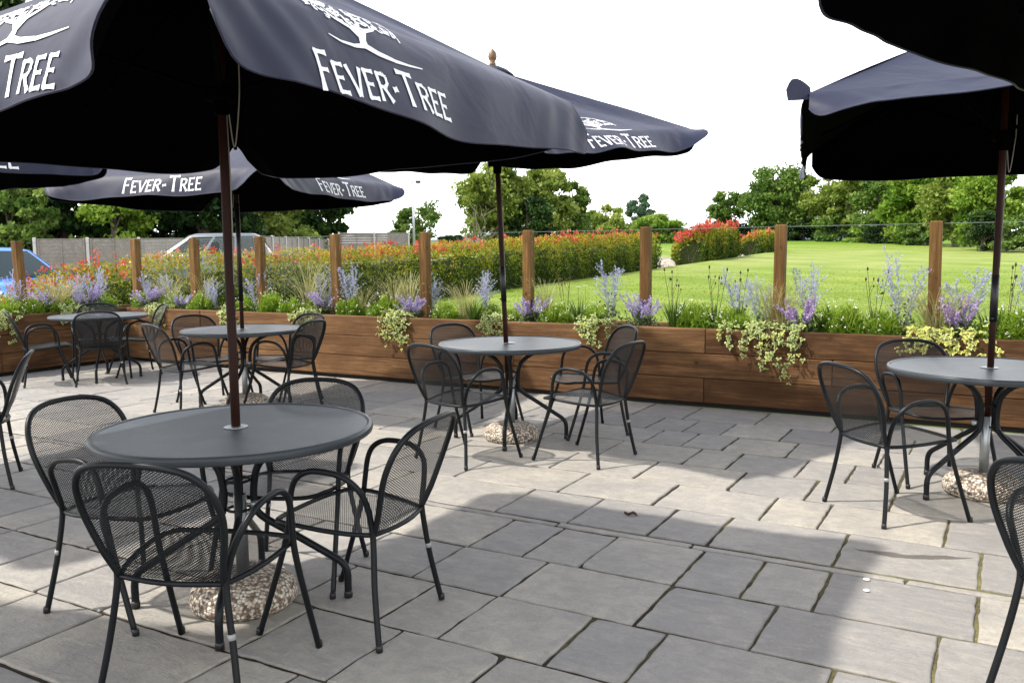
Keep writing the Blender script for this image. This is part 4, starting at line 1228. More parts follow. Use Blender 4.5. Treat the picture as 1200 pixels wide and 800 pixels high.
PLANTS = [
('mound',-10.28,7.84,1.00),('mound',-9.98,7.95,0.90),('mound',-9.67,7.89,1.05),('mound',-9.16,7.87,1.00),('mound',-8.40,7.91,0.95),('mound',-7.90,7.87,1.10),('mound',-7.54,7.87,1.05),('mound',-7.27,7.95,0.90),('mound',-6.64,7.89,1.00),('mound',-6.11,7.87,1.10),('mound',-5.29,7.87,1.00),('mound',-4.78,7.99,0.80),('mound',-4.50,7.95,0.80),('mound',-3.93,7.87,1.10),('mound',-3.51,7.89,1.00),('mound',-2.48,7.89,1.15),('mound',-2.13,7.89,1.05),('mound',-1.15,7.87,1.10),('mound',-0.84,7.89,1.10),('mound',0.07,7.87,1.20),('mound',0.17,7.99,1.10),('mound',0.35,7.95,1.10),('catmint',-10.10,7.80,1.05),('catmint',-9.51,7.85,0.90),('catmint',-7.01,7.85,1.15),('catmint',-5.68,7.82,1.15),('catmint',-8.20,8.03,0.70),('catmint',-4.21,7.85,1.10),('catmint',-2.99,7.82,1.10),('mauve',-1.51,7.82,1.15),('mauve',-0.29,7.85,1.05),('sage',-10.34,7.98,0.90),('sage',-10.02,8.05,1.00),('sage',-9.00,7.95,0.90),('sage',-8.19,7.95,1.00),('sage',-7.03,7.95,1.15),('sage',-6.66,7.95,1.10),('sage',-5.60,8.03,1.00),('sage',-4.83,7.99,1.20),('sage',-3.37,7.97,1.10),('sage',-2.11,8.05,1.10),('sage',-1.88,7.95,1.00),('sage',-1.45,7.97,1.15),('sage',-0.71,7.93,1.20),('sage',-0.23,7.95,1.30),('sage',0.25,7.95,1.10),('feather',-9.83,7.95,1.00),('feather',-9.26,8.03,1.00),('feather',-7.39,7.99,1.25),('feather',-7.33,8.08,1.10),('feather',-6.55,7.99,0.80),('feather',-6.08,7.99,1.00),('feather',-5.91,8.05,1.25),('feather',-5.11,7.99,1.10),('feather',-4.14,8.05,1.00),('feather',-1.78,7.95,1.10),('feather',-1.67,7.89,1.00),('feather',-0.48,7.91,1.10),('feather',-0.42,7.87,1.00),('iris',-4.94,7.91,0.95),('iris',-3.68,7.91,1.00),('irisseed',-3.87,7.97,0.90),('iris',-2.67,7.89,1.05),('irisseed',-2.30,7.93,0.95),('irisseed',-2.10,7.99,0.90),('iris',-1.35,7.91,1.00),('iris',-1.28,7.99,0.90),('irisseed',-0.92,7.91,1.00),('iris',-0.04,7.89,1.10),('irisseed',0.06,7.97,0.95),('irisseed',-2.72,7.99,1.00),]
LEFT = [
('mound',-10.58,6.17,1.10),('mound',-10.56,6.44,1.00),('mound',-10.58,6.68,1.15),('mound',-10.60,6.85,1.10),('catmint',-10.64,6.62,1.10),('catmint',-10.58,7.22,1.15),('sage',-10.68,6.32,1.00),('sage',-10.66,7.13,1.00),('sage',-10.64,7.40,1.10),('mound',-10.64,7.52,1.00),('feather',-10.60,6.76,1.20),('feather',-10.58,6.81,1.00),]
IVY = [
(-9.67,0.40,0.55,'n'),(-8.39,0.30,0.45,'n'),(-7.12,0.35,0.25,'n'),(-5.75,0.55,0.75,'n'),(-4.56,0.40,0.50,'n'),(-3.39,0.45,0.45,'n'),(-1.82,0.85,1.00,'n'),(-0.41,0.75,0.30,'y'),]

used = {k: 0 for k in PROTO}
def bay_name(x):
    b = sum(1 for p in POSTX if p < x)
    if b <= 1: return 'between the corner post and first back post'
    if b <= 8: return 'between the %s and %s back posts' % (ORD[b - 2], ORD[b - 1]) if b <= 7 else 'left of the rightmost post'
    return 'right of the rightmost post'
entries = []
for (t, x, yy, s) in PLANTS: entries.append((t, x, yy, s, bay_name(x)))
for (t, x, yy, s) in LEFT: entries.append((t, x, yy, s, 'in the left planter'))
from collections import defaultdict
grp = defaultdict(list)
for e in entries: grp[(e[0], e[4])].append(e)
PHR = {1: [''], 2: ['left one ', 'right one '], 3: ['leftmost ', 'middle ', 'rightmost '], 4: ['leftmost ', 'second ', 'third ', 'rightmost '], 5: ['leftmost ', 'second ', 'third ', 'fourth ', 'rightmost ']}
for (t, bay), es in grp.items():
    es.sort(key=lambda e: (e[1] + e[2] * .6) if 'left planter' not in bay else e[2])
    for i, (t_, x, yy, s, b_) in enumerate(es):
        pr = PROTO[t][used[t] % len(PROTO[t])]
        o = pr if used[t] < len(PROTO[t]) else copy_tree(pr)
        used[t] += 1
        o.location = (x, yy, Z0); o.rotation_euler = (0, 0, random.uniform(0, 6.28))
        o.scale = (s * random.uniform(.9, 1.1), s * random.uniform(.9, 1.1), s * random.uniform(.85, 1.12))
        nm, g = NAMES[t]
        w = PHR[len(es)][i]
        lab = nm + (', ' + w.strip() + ' ' if w else ' ') + bay
        tag(o, lab.replace('  ', ' '), 'plant', g, 'thing')

def ivy(x, y, w, h, kind, label, face='x', seed=0):
    r = np.random.default_rng(40 + seed); rr = random.Random(40 + seed)
    root = empty('trailing_ivy', (x, y, .725), 0 if face == 'x' else R(90), label, 'ivy', 'trailing variegated ivy')
    V = []; rim = []; F = []; T = []; st = MB()
    def leaf(c, n, size, tint):
        n = n / np.linalg.norm(n); dn = np.array([0, 0, -1.0]) + r.normal(size=3) * .45; dn -= n * dn.dot(n); dn /= np.linalg.norm(dn); sd = np.cross(n, dn)
        shape = [(0, -.18), (.42, -.36), (.55, .02), (.26, .12), (.0, .68), (-.26, .12), (-.55, .02), (-.42, -.36)]
        b = len(V); V.append(c + n * size * .10); rim.append(0)
        for (a, d) in shape: V.append(c + sd * a * size + dn * d * size); rim.append(1)
        for k in range(8): F.append((b, b + 1 + k, b + 1 + (k + 1) % 8)); T.append(tint)
    ns = int(4 + w * 11)
    for i in range(ns):
        f = r.random() * .5 + .5 * (i + .5) / ns; f = (i + .5) / ns * .6 + .2 + r.normal() * .16; f = min(max(f, 0), 1); x0 = (f - .5) * w
        env = (1 - abs(2 * f - 1) ** 1.5 * .75)
        ln = h * .60 * env * r.random() ** 1.3
        pts = [np.array([x0 + r.normal() * .03, .22 * r.random() + .04, .03]), np.array([x0, .01, .045]), np.array([x0 + r.normal() * .02, -.035, -.01])]
        p = pts[-1]; k = max(2, int(ln / .045)); drift = r.normal() * .018
        for q in range(k):
            p = p + np.array([drift + r.normal() * .014, r.normal() * .006 - .002, -.045]); p[1] = min(p[1], -.02); pts.append(p)
        st.tube([tuple(p) for p in pts], .0022, 4)
        for j, p in enumerate(pts):
            for m_ in range(2 if j > 2 else 4):
                c = p + r.normal(size=3) * np.array([.028, .014, .02]); c[1] = min(c[1], -.012) if j >= 2 else c[1]
                if j < 2: c[2] = abs(c[2] - .02) + .02
                n = np.array([0, -1.0, .5]) + r.normal(size=3) * .45 if j >= 2 else np.array([0, -.5, 1.0]) + r.normal(size=3) * .5
                leaf(c, n, .034 + .024 * r.random(), (r.random() * .55 if kind == 'n' else .6 + .4 * r.random()) if r.random() > .12 else .85)
    st.build('stems', M['stem'], root)
    me = bpy.data.meshes.new('leaves'); me.from_pydata([tuple(v) for v in V], [], F); me.materials.append(M['ivy'])
    a = me.attributes.new('rim', 'FLOAT', 'POINT'); a.data.foreach_set('value', rim)
    a = me.attributes.new('tint', 'FLOAT', 'FACE'); a.data.foreach_set('value', T)
    o = bpy.data.objects.new('leaves', me); COL.objects.link(o); o.parent = root
IVL = ['short cream edged ivy nearest the planter corner on the back board', 'small ivy over the board behind the nearest pole', 'little low ivy on the board edge before the fourth back post',
       'long ivy tail hanging left of the middle table', 'ivy tumbling behind the middle table top', 'yellow green ivy behind the right chair of the middle table', 'largest ivy, a thick cascade down the middle of the right boards', 'golden leaved ivy lying on the edge behind the right hand table']
for i, (x, w, h, k) in enumerate(IVY): ivy(x, PY, w, h, k, IVL[i], 'x', i)
ivy(PX0, 5.93, .45, .85, 'n', 'ivy hanging on the left planter at the photo edge', 'y', 20)
ivy(PX0, 6.85, .45, .18, 'n', 'pale ivy mound on the left planter behind the corner table', 'y', 21)

# white daisies on thin stems
def daisy(x, y, h, lab):
    o = empty('daisy', (x, y, Z0), 0, lab, 'flower', 'white daisies in the planter')
    mb = MB(); mb.tube([(0, 0, 0), (.01, 0, h * .6), (.0, .01, h)], .002, 5); mb.build('stem', M['stem'], o)
    mb = MB(); mb.tint = .8
    for k in range(11):
        a = 6.283 * k / 11; c, s = math.cos(a), math.sin(a)
        mb.add([(0, .01, h), (c * .02 - s * .007, s * .02 + c * .007 + .01, h + .004), (c * .042, s * .042 + .01, h + .002), (c * .02 + s * .007, s * .02 - c * .007 + .01, h + .004)], [(0, 1, 2, 3)])
    mb.build('petals', M['white'], o)
daisy(-7.82, 8.02, .44, 'white daisy left of the fourth back post'); daisy(-3.74, 7.98, .40, 'white daisy right of the sixth back post'); daisy(-3.68, 8.02, .41, 'taller white daisy right of the sixth back post')
daisy(-.05, 8.0, .44, 'white daisy just left of the right red pole'); daisy(.13, 8.02, .42, 'white daisy right of the right red pole')

# ------------------------------------------------------------------ hedges
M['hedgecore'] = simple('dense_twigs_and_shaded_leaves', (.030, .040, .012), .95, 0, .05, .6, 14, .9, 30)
def hedge(name, ends, width, height, n, leaf, label, taper=False, red=.10):
    (x0, d0), (x1, d1) = ends
    r = np.random.default_rng(int(n) % 97)
    a = np.array(cw(x0, d0)); b = np.array(cw(x1, d1)); ax = (b - a)[:2]; ln = np.linalg.norm(ax); ax /= ln; nr = np.array([-ax[1], ax[0]])
    m = (a + b) / 2; root = empty('photinia_hedge', (m[0], m[1], ground_z(m[0], m[1])), 0, label, 'hedge', 'red tipped hedges')
    s = r.random(n) ** (1.25 if taper else 1.0) * ln
    # surface biased
    th = r.random(n) * math.pi * 1.35 - .175 * math.pi; rad = 1 - .35 * r.random(n) ** 1.8
    wob = 1 + .10 * np.sin(s * 2.3) + .08 * np.sin(s * 5.1 + 1) + .06 * np.sin(s * 11)
    off = np.cos(th) * rad * width * .5 * wob; zz = np.clip(np.sin(th), -.3, 1)
    z = np.where(zz > 0, height * (.45 + .55 * np.abs(np.sin(th)) ** .55 * rad * (wob * .5 + .5)), height * .45 * (1 - r.random(n)) * .98)
    low = r.random(n) < .42
    z = np.where(low, r.random(n) * height * .6 + .02, z); off = np.where(low, np.sign(off) * width * .5 * (1 - .25 * r.random(n) ** 2) * wob, off)
    hp = lambda s_: np.interp(s_, [0, .8, 1.6, 3.2, 7.6, 10.8, 19], [.46, .66, .80, .89, .87, .91, 1.0])
    if taper: z *= hp(s)
    endf = np.clip(np.minimum(s, ln - s) / .5, 0, 1) ** .5
    z *= .72 + .28 * endf; off *= .5 + .5 * endf
    P = a[:2] + s[:, None] * ax + off[:, None] * nr
    gz = np.array([ground_z(p[0], p[1]) for p in P[::1]])
    C = np.stack([P[:, 0], P[:, 1], gz + z], 1) + r.normal(size=(n, 3)) * .025
    loc = np.array(root.location)
    # leaves get larger with clumps
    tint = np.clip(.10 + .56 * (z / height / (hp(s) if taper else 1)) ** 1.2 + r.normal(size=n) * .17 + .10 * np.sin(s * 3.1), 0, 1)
    if taper: leaf = leaf * np.interp(s, [0, 8, 25], [.62, .8, 1.05])
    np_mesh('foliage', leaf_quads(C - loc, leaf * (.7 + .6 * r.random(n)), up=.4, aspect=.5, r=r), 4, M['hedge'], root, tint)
    # young red shoots: groups of upright leaves on top
    k = int(n * red / 7); ss = r.random(k) ** (1.25 if taper else 1.0) * ln; 
    den = (np.sin(ss * 1.7) + np.sin(ss * .63 + 2)) > r.normal(size=k) * .9 - .5
    ss = ss[den]; k = len(ss)
    oo = (r.random(k) - .5) * width * .85; hz = height * (.86 + .22 * r.random(k) ** 2)
    if taper: hz *= hp(ss)
    Q = a[:2] + ss[:, None] * ax + oo[:, None] * nr; gq = np.array([ground_z(p[0], p[1]) for p in Q])
    c = np.stack([Q[:, 0], Q[:, 1], gq + hz], 1); sh = r.random(k)
    lf = np.interp(ss, [0, 8, 25], [.62, .8, 1.05]).repeat(7)[:, None] * .088 if taper else np.full((k * 7, 1), leaf)
    c = np.repeat(c, 7, 0) + r.normal(size=(k * 7, 3)) * lf * .52; sh = np.repeat(sh, 7)
    np_mesh('red_shoots', leaf_quads(c - loc, lf[:, 0] * (.9 + .6 * r.random(len(c))), up=1.3, aspect=.42, r=r), 4, M['redleaf'], root, np.clip(sh * .7 + .3 * r.random(len(c)), 0, 1))
    # dense dark twiggy growth inside
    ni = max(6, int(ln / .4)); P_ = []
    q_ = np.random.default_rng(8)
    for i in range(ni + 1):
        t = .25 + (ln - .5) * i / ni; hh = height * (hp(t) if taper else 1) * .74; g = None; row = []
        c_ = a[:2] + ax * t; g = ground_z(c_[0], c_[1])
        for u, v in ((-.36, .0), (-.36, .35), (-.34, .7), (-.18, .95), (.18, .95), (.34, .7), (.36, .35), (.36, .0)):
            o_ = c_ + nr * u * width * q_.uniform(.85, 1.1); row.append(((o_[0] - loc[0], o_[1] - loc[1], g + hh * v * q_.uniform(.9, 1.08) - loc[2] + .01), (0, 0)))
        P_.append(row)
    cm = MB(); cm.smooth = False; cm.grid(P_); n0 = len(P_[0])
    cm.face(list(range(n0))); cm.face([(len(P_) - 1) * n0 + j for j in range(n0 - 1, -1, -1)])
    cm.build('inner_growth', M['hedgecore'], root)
    # woody stems inside
    st = MB(); q = random.Random(3)
    for i in range(int(ln / .35)):
        t = (i + .5) * .35; p = a[:2] + ax * t; g = ground_z(p[0], p[1])
        for _ in range(2):
            e = p + nr * q.uniform(-.4, .4) * width + ax * q.uniform(-.2, .2)
            st.tube([(p[0] - loc[0], p[1] - loc[1], g - .05 - loc[2]), (e[0] - loc[0], e[1] - loc[1], g + height * q.uniform(.5, .8) - loc[2])], [.016, .006], 5)
    st.build('stems', M['bark'], root)
hedge('h', (wc(HX, 7.1), wc(HX, 33.3)), 1.35, 1.47, 62000, .088, 'long red tipped hedge running behind the planter from left to centre', taper=True, red=.10)
hedge('h', (wc(-12.6, 39.0), wc(-12.6, 44.9)), 1.9, 1.66, 15000, .14, 'red topped hedge block on the lawn right of the gap', red=.34)
hedge('h', (wc(-12.5, 49.6), wc(-12.3, 53.4)), 1.7, 1.28, 6000, .15, 'lower orange green hedge end left of the rightmost but one post', red=.05)

# rubble at the hedge gap
def rocks():
    mbs = 0
    for (xc, d, s, lab) in ((6.72, 37.0, .62, 'largest pale rubble lump in the hedge gap'), (6.40, 36.2, .36, 'small pale rubble lump left of the hedge gap'), (7.05, 38.2, .42, 'pale rubble lump against the right hedge block'), (13.1, 49.3, .5, 'pale stone in the gap beside the lower hedge end')):
        r = random.Random(int(d * 10)); p = cw(xc, d); g = ground_z(p.x, p.y)
        mb = MB(); prof = []; n = 12; rings = []
        base = 0
        for (rad, z) in ((.6, 0), (.62, .22), (.5, .45), (.25, .62)):
            row = [((rad * s * r.uniform(.75, 1.15) * math.cos(6.283 * j / n), rad * s * r.uniform(.75, 1.15) * math.sin(6.283 * j / n), z * s * r.uniform(.8, 1.1)), (0, 0)) for j in range(n)]
            row.append(row[0]); rings.append(row)
        mb.smooth = False; mb.grid(rings); b = len(mb.v) - n - 1; mb.face([b + j for j in range(n)])
        o = mb.build('rubble', M['rock']); o.location = (p.x, p.y, g - .03); tag(o, lab, 'rock', 'pale rubble by the hedges')
rocks()

# ------------------------------------------------------------------ trees
def tree(name, xc, d, h, w, mats, n, label, base=.0, clumps=26, leaf=.22, gap=.0, shape='round', seed=0, trunk_r=None, sink=0, depth=.9, group=None):
    r = np.random.default_rng(500 + seed); rr = random.Random(500 + seed)
    p = cw(xc, d); g = ground_z(p.x, p.y) - sink
    root = empty(name, (p.x, p.y, g), 0, label, 'tree', group)
    tr = trunk_r or h * .022 + .06
    top = Vector((rr.uniform(-.04, .04) * h, rr.uniform(-.04, .04) * h, h * .80))
    mb = MB(); tp = [Vector((0, 0, -.2)), Vector((tr * .3, 0, h * .2)), Vector((top.x * .5, top.y * .5, h * .48)), top]
    mb.tube(catmull(tp, 4), [tr * 1.3 * (1 - .85 * i / 12) for i in range(13)], 8)
    centers = []; clumps = int(clumps * 1.7)
    zlo = base * h
    for i in range(clumps):
        for _ in range(40):
            u, v, zz = r.uniform(-1, 1), r.uniform(-1, 1), r.uniform(0, 1)
            if shape == 'round': ok = u * u + v * v + (2 * zz - 1) ** 2 * .95 < 1 and u * u + v * v + (2 * zz - 1) ** 2 > .12
            elif shape == 'cone': ok = (u * u + v * v) ** .5 < (1.05 - zz) ** .75 
            elif shape == 'wall': ok = True
            elif shape == 'column': ok = u * u + v * v < (1 - abs(2 * zz - .9) ** 2.5)
            else: ok = u * u + v * v < (1 - (max(zz - .35, 0) / .65) ** 2) 
            if ok: break
        sz = r.uniform(.09, .25)
        centers.append((u * w / 2 * .86, v * w / 2 * depth * .86, zlo + (h - zlo) * (.04 + .84 * zz), sz))
    # limbs to clumps
    for c in centers[:: 2]:
        q = Vector(c[:3]); t0 = min(.85, max(.15, (q.z / h) * .62)); s = Vector((0, 0, 0)).lerp(top, t0 / .8 if t0 < .8 else 1)
        m = s.lerp(q, .5) + Vector((0, 0, .03 * h)); mb.tube(catmull([s, m, q], 3), [tr * .34 * (1 - .13 * i) for i in range(7)], 5)
    mb.build('trunk', M['bark'], root)
    n = int(n * 3.0); leaf = leaf * .88
    per = n // clumps; C = []; T = []
    for (x, y, z, s) in centers:
        k = int(per * r.uniform(.7, 1.3)); sc = np.array([w * s, w * s * depth, min(w, h) * s * .75])
        q = r.normal(size=(k, 3)); q /= np.linalg.norm(q, axis=1, keepdims=True); q *= (r.random(k) ** .42)[:, None]
        # sub-twigs: pull points toward a few spokes for uneven outline
        spk = r.normal(size=(9, 3)); spk /= np.linalg.norm(spk, axis=1, keepdims=True); spk[:, 2] *= .7
        q = q * .62 + spk[r.integers(0, 9, k)] * (r.random(k) ** .7)[:, None] * .62
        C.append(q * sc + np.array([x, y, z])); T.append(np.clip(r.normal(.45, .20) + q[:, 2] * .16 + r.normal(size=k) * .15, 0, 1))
    C = np.concatenate(C); T = np.concatenate(T)
    C[:, 2] = np.maximum(C[:, 2], .05)
    if gap > 0:
        keep = (np.sin(C[:, 0] * 9.1 / w * 2 + seed) + np.sin(C[:, 1] * 7.3 / w * 2) + np.sin(C[:, 2] * 11 / w * 2 + 1)) > -2.2 + gap * 2.0
        C, T = C[keep], T[keep]
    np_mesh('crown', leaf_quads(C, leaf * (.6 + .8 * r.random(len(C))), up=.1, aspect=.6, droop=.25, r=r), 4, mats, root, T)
    return root
def PXd(px, d): return (px - 600) / 1010.2 * d
def treep(name, px0, px1, ytop, d, mat, n, label, **kw):
    """tree filling image columns px0..px1 with its top at row ytop when seen from the patio, at distance d"""
    hor = 293.9 - .0093 * ((px0 + px1) / 2 - 600)
    zt = EYE + (hor - ytop) / 1010.2 * d
    xc = PXd((px0 + px1) / 2, d); p = cw(xc, d); g = ground_z(p.x, p.y)
    return tree(name, xc, d, (zt - g) * 1.09, (px1 - px0) / 1010.2 * d * 1.16, M[mat], n, label, **kw)
BG = 'trees behind the grey fence'; LT = 'trees at the far side of the lawn'
treep('evergreen_tree', -70, 70, -28, 37, 'leaf_dark', 9000, 'tall dark evergreen behind the fence at the left photo edge', clumps=60, leaf=.34, shape='cone2', gap=.15, seed=1, group=BG)
treep('evergreen_tree', 30, 130, 20, 37.5, 'leaf_dark', 9000, 'dark evergreen behind the fence above the leaning post', clumps=44, leaf=.33, shape='cone2', seed=2, group=BG)
treep('evergreen_tree', 105, 215, 60, 38, 'leaf_dark', 9000, 'dark evergreen behind the fence left of the silver car', clumps=44, leaf=.33, shape='cone2', seed=3, group=BG)
treep('evergreen_tree', 190, 300, 60, 39, 'leaf_dark', 9000, 'dark evergreen behind the fence above the silver car', clumps=44, leaf=.33, shape='cone2', seed=4, group=BG)
treep('leafy_tree', -30, 60, 205, 35, 'leaf_mid', 5000, 'low green tree over the fence at the left photo edge', clumps=30, leaf=.3, seed=31, group=BG)
treep('leafy_tree', 28, 70, 225, 33.5, 'leaf_mid', 2600, 'slim small tree with thin trunk directly behind the leaning post', clumps=14, leaf=.24, base=.35, seed=32, group=BG)
treep('leafy_tree', 85, 190, 215, 36, 'leaf_bright', 2600, 'loose bright leafy branches in front of the dark evergreens', clumps=16, leaf=.26, seed=33, group=BG)
treep('leafy_tree', 268, 345, 165, 44, 'leaf_light', 5200, 'yellow green tree behind the fence right of the nearest pole', clumps=30, leaf=.32, gap=.25, seed=5, group=BG)
treep('leafy_tree', 320, 412, 150, 56, 'leaf_dark', 6500, 'rounded dark tree at the right end of the fence trees', clumps=34, leaf=.4, gap=.3, seed=6, group=BG)
treep('climber_shrub', 315, 385, 265, 46, 'leaf_light', 1500, 'pale climber spilling over the fence top', clumps=14, leaf=.2, seed=34, group=BG)
treep('sparse_tree', 468, 518, 236, 62, 'leaf_mid', 1500, 'thin sparse tree behind the lamp post', clumps=16, leaf=.26, base=.15, gap=.2, seed=7, group=LT)
treep('bush', 460, 494, 262, 58, 'leaf_mid', 1300, 'round bush at the end of the fence', clumps=12, leaf=.25, seed=8, group=LT)
treep('bush', 516, 550, 277, 88, 'leaf_dark', 1400, 'low dark round tree before the distant blue hills', clumps=12, leaf=.4, seed=9, group=LT)
treep('ash_tree', 538, 628, 188, 58, 'leaf_light', 7500, 'tall yellow green tree behind the middle parasol pole', clumps=40, leaf=.30, base=.05, gap=.15, seed=10, group=LT)
treep('ash_tree', 605, 672, 192, 61, 'leaf_light', 6000, 'second tall yellow green tree, right of the pole one', clumps=34, leaf=.30, gap=.1, seed=11, group=LT)
treep('bush', 590, 650, 232, 56.5, 'leaf_dark', 3200, 'dark gap filling tree beneath the tall yellow green pair', clumps=20, leaf=.26, seed=35, group=LT)
treep('dark_tree', 655, 693, 213, 63, 'leaf_mid', 3600, 'darker tree with a knobbly top right of the tall pair', clumps=24, leaf=.28, seed=12, group=LT)
treep('round_tree', 686, 738, 239, 70, 'leaf_light', 4200, 'rounded pale green tree left of the poplar', clumps=24, leaf=.32, shape='dome', seed=13, group=LT)
treep('poplar_tree', 736, 764, 226, 78, 'leaf_blue', 3000, 'upright bluish poplar with forked top', clumps=26, leaf=.34, shape='column', seed=14, group=LT)
treep('round_tree', 742, 797, 247, 74, 'leaf_bright', 3800, 'rounded green tree right of the poplar', clumps=22, leaf=.34, shape='dome', seed=15, group=LT)
treep('sparse_tree', 830, 872, 227, 82, 'leaf_mid', 1900, 'airy tree with sky showing through, left of the oak', clumps=18, leaf=.34, base=.22, gap=.2, seed=16, group=LT)
treep('bush', 800, 884, 262, 84, 'leaf_dark', 4200, 'long dark thicket behind the red topped hedge block', clumps=24, leaf=.34, shape='dome', seed=17, group=LT)
treep('oak_tree', 872, 955, 200, 80, 'leaf_mid', 9500, 'large spreading oak above the post right of centre', clumps=46, leaf=.36, base=.06, gap=.12, seed=18, group=LT)
treep('bush', 905, 975, 252, 78, 'leaf_dark', 4000, 'dark shrubs under the oak at the lawn end', clumps=22, leaf=.32, shape='dome', seed=19, group=LT)
treep('ash_tree', 940, 990, 200, 76, 'leaf_light', 2600, 'thin yellow green tree with sky beside it, right of the oak', clumps=20, leaf=.32, base=.2, gap=.25, seed=20, group=LT)
treep('ash_tree', 968, 1030, 178, 73, 'leaf_light', 6500, 'pale tall tree in the lawn side row, farthest left', clumps=36, leaf=.34, gap=.1, seed=21, group=LT)
treep('hedge_tree', 1000, 1062, 205, 68, 'leaf_mid', 5500, 'mid green tree in the lawn side row with a rusty patch', clumps=32, leaf=.32, seed=22, group=LT)
treep('hedge_tree', 1035, 1105, 190, 62, 'leaf_bright', 7000, 'bright green tree in the lawn side row left of the right post', clumps=40, leaf=.32, seed=23, group=LT)
treep('hedge_tree', 1085, 1150, 185, 56, 'leaf_light', 7000, 'yellowish tree in the lawn side row right of the right post', clumps=40, leaf=.28, seed=24, group=LT)
treep('hedge_tree', 1120, 1192, 192, 50, 'leaf_bright', 7500, 'nearest bright tree in the lawn side row, by the right pole', clumps=42, leaf=.26, seed=25, group=LT)
treep('bush', 1128, 1170, 245, 48, 'leaf_dark', 3000, 'dark shrub at the foot of the trees left of the right pole', clumps=18, leaf=.2, seed=26, group=LT)
treep('bush', 1168, 1235, 252, 46, 'leaf_mid', 3600, 'low shrubs right of the right pole at the photo edge', clumps=20, leaf=.2, shape='dome', seed=27, group=LT)
treep('bush', 1010, 1055, 258, 66, 'leaf_dark', 2200, 'dark low shrub under the lawn side row, left', clumps=14, leaf=.24, shape='dome', seed=28, group=LT)
treep('bush', 1060, 1110, 262, 60, 'leaf_mid', 2200, 'green low shrub under the lawn side row, middle', clumps=14, leaf=.24, shape='dome', seed=29, group=LT)
treep('bush', 955, 1012, 250, 74, 'leaf_mid', 2600, 'green shrubs closing the lawn end right of the oak', clumps=18, leaf=.3, shape='dome', seed=36, group=LT)
treep('bush', 1000, 1075, 254, 69, 'leaf_bright', 3000, 'bright low shrubs along the lawn side row', clumps=20, leaf=.3, shape='dome', seed=37, group=LT)
treep('bush', 655, 700, 255, 62, 'leaf_mid', 2200, 'green shrub under the darker knobbly tree', clumps=16, leaf=.26, shape='dome', seed=38, group=LT)
treep('bush', 715, 765, 258, 72, 'leaf_mid', 2400, 'green shrubs at the foot of the poplar', clumps=16, leaf=.3, shape='dome', seed=39, group=LT)
treep('ash_tree', 1010, 1085, 172, 84, 'leaf_light', 5200, 'tall pale tree rising behind the lawn side row, left', clumps=30, leaf=.36, seed=40, group=LT)
treep('ash_tree', 1070, 1150, 168, 78, 'leaf_bright', 5600, 'tall bright tree rising behind the lawn side row, right', clumps=30, leaf=.34, seed=41, group=LT)
# bleached dead boughs in the tall tree
def dead():
    rr = random.Random(9); p = cw(PXd(566, 55), 55); g = ground_z(p.x, p.y)
    mb = MB()
    for i in range(26):
        a = rr.uniform(-1.2, .9); z0 = rr.uniform(.2, 2.4); ln = rr.uniform(.9, 2.0)
        q = [Vector((rr.uniform(-.4, .6), rr.uniform(-.3, .3), z0))]
        for k in range(4): q.append(q[-1] + Vector((math.sin(a) * ln / 4 + rr.uniform(-.08, .08), rr.uniform(-.1, .1), math.cos(a) * ln / 4 + rr.uniform(-.1, .05))))
        mb.tube(q, [.022, .018, .013, .009, .004], 5)
    o = mb.build('dead_tree', M['deadwood']); o.location = (p.x, p.y, g); tag(o, 'bleached bare branches low in the tall tree by the middle pole', 'tree')
dead()

# ------------------------------------------------------------------ fence, lamp, cars
def panel_fence():
    runs = [((-16.8, 30.6), (-10.3, 32.6), 2.00, 'weathered panel fence with concrete posts behind the cars'),
            ((-10.25, 32.9), (-9.75, 48.5), 2.12, 'receding stretch of panel fence right of the nearest pole'),
            ((-9.7, 49.0), (-5.95, 50.4), 2.52, 'far end of the panel fence before the lamp post')]
    for (a, b, zt, lab) in runs:
        p, q = cw(*a), cw(*b); ln = (q - p).length; n = max(2, round(ln / 1.86)); d = (q - p) / n; an = math.atan2(d.y, d.x)
        c = (p + q) / 2; root = empty('panel_fence', (c.x, c.y, 0), 0, lab, 'fence', 'runs of grey panel fence')
        rr = random.Random(2)
        for i in range(n + 1):
            s = p + d * i - c; g = ground_z(s.x + c.x, s.y + c.y)
            mb = MB(); mb.box((s.x, s.y, (zt + .06 + g - .1) / 2), (.10, .10, zt + .06 - g + .1), an, .012); mb.build('concrete_post', M['concrete'], root)
            if i < n:
                m_ = p + d * (i + .5) - c; g2 = ground_z(m_.x + c.x, m_.y + c.y)
                mb = MB(); w = d.length - .11; nb = 12; h = (zt - .0 - g2 - .12) / nb
                for k in range(nb):
                    mb.box((m_.x + rr.uniform(-.004, .004) - math.sin(an) * .004 * (k % 2), m_.y + math.cos(an) * .008 * (k % 2), g2 + .12 + h * (k + .5)), (w, .018, h * .96), an + rr.uniform(-.001, .001))
                for sx in (-.46, 0, .46):
                    mb.box((m_.x + math.cos(an) * sx * w + math.sin(an) * .03, m_.y + math.sin(an) * sx * w - math.cos(an) * .03, (g2 + .12 + zt) / 2), (.045, .03, zt - g2 - .12), an)
                mb.box((m_.x, m_.y, zt + .012), (w, .06, .022), an); mb.build('panel', M['fence'], root)
                mb = MB(); mb.box((m_.x, m_.y, g2 + .03), (w, .05, .16), an); mb.build('gravel_board', M['concrete'], root)
panel_fence()
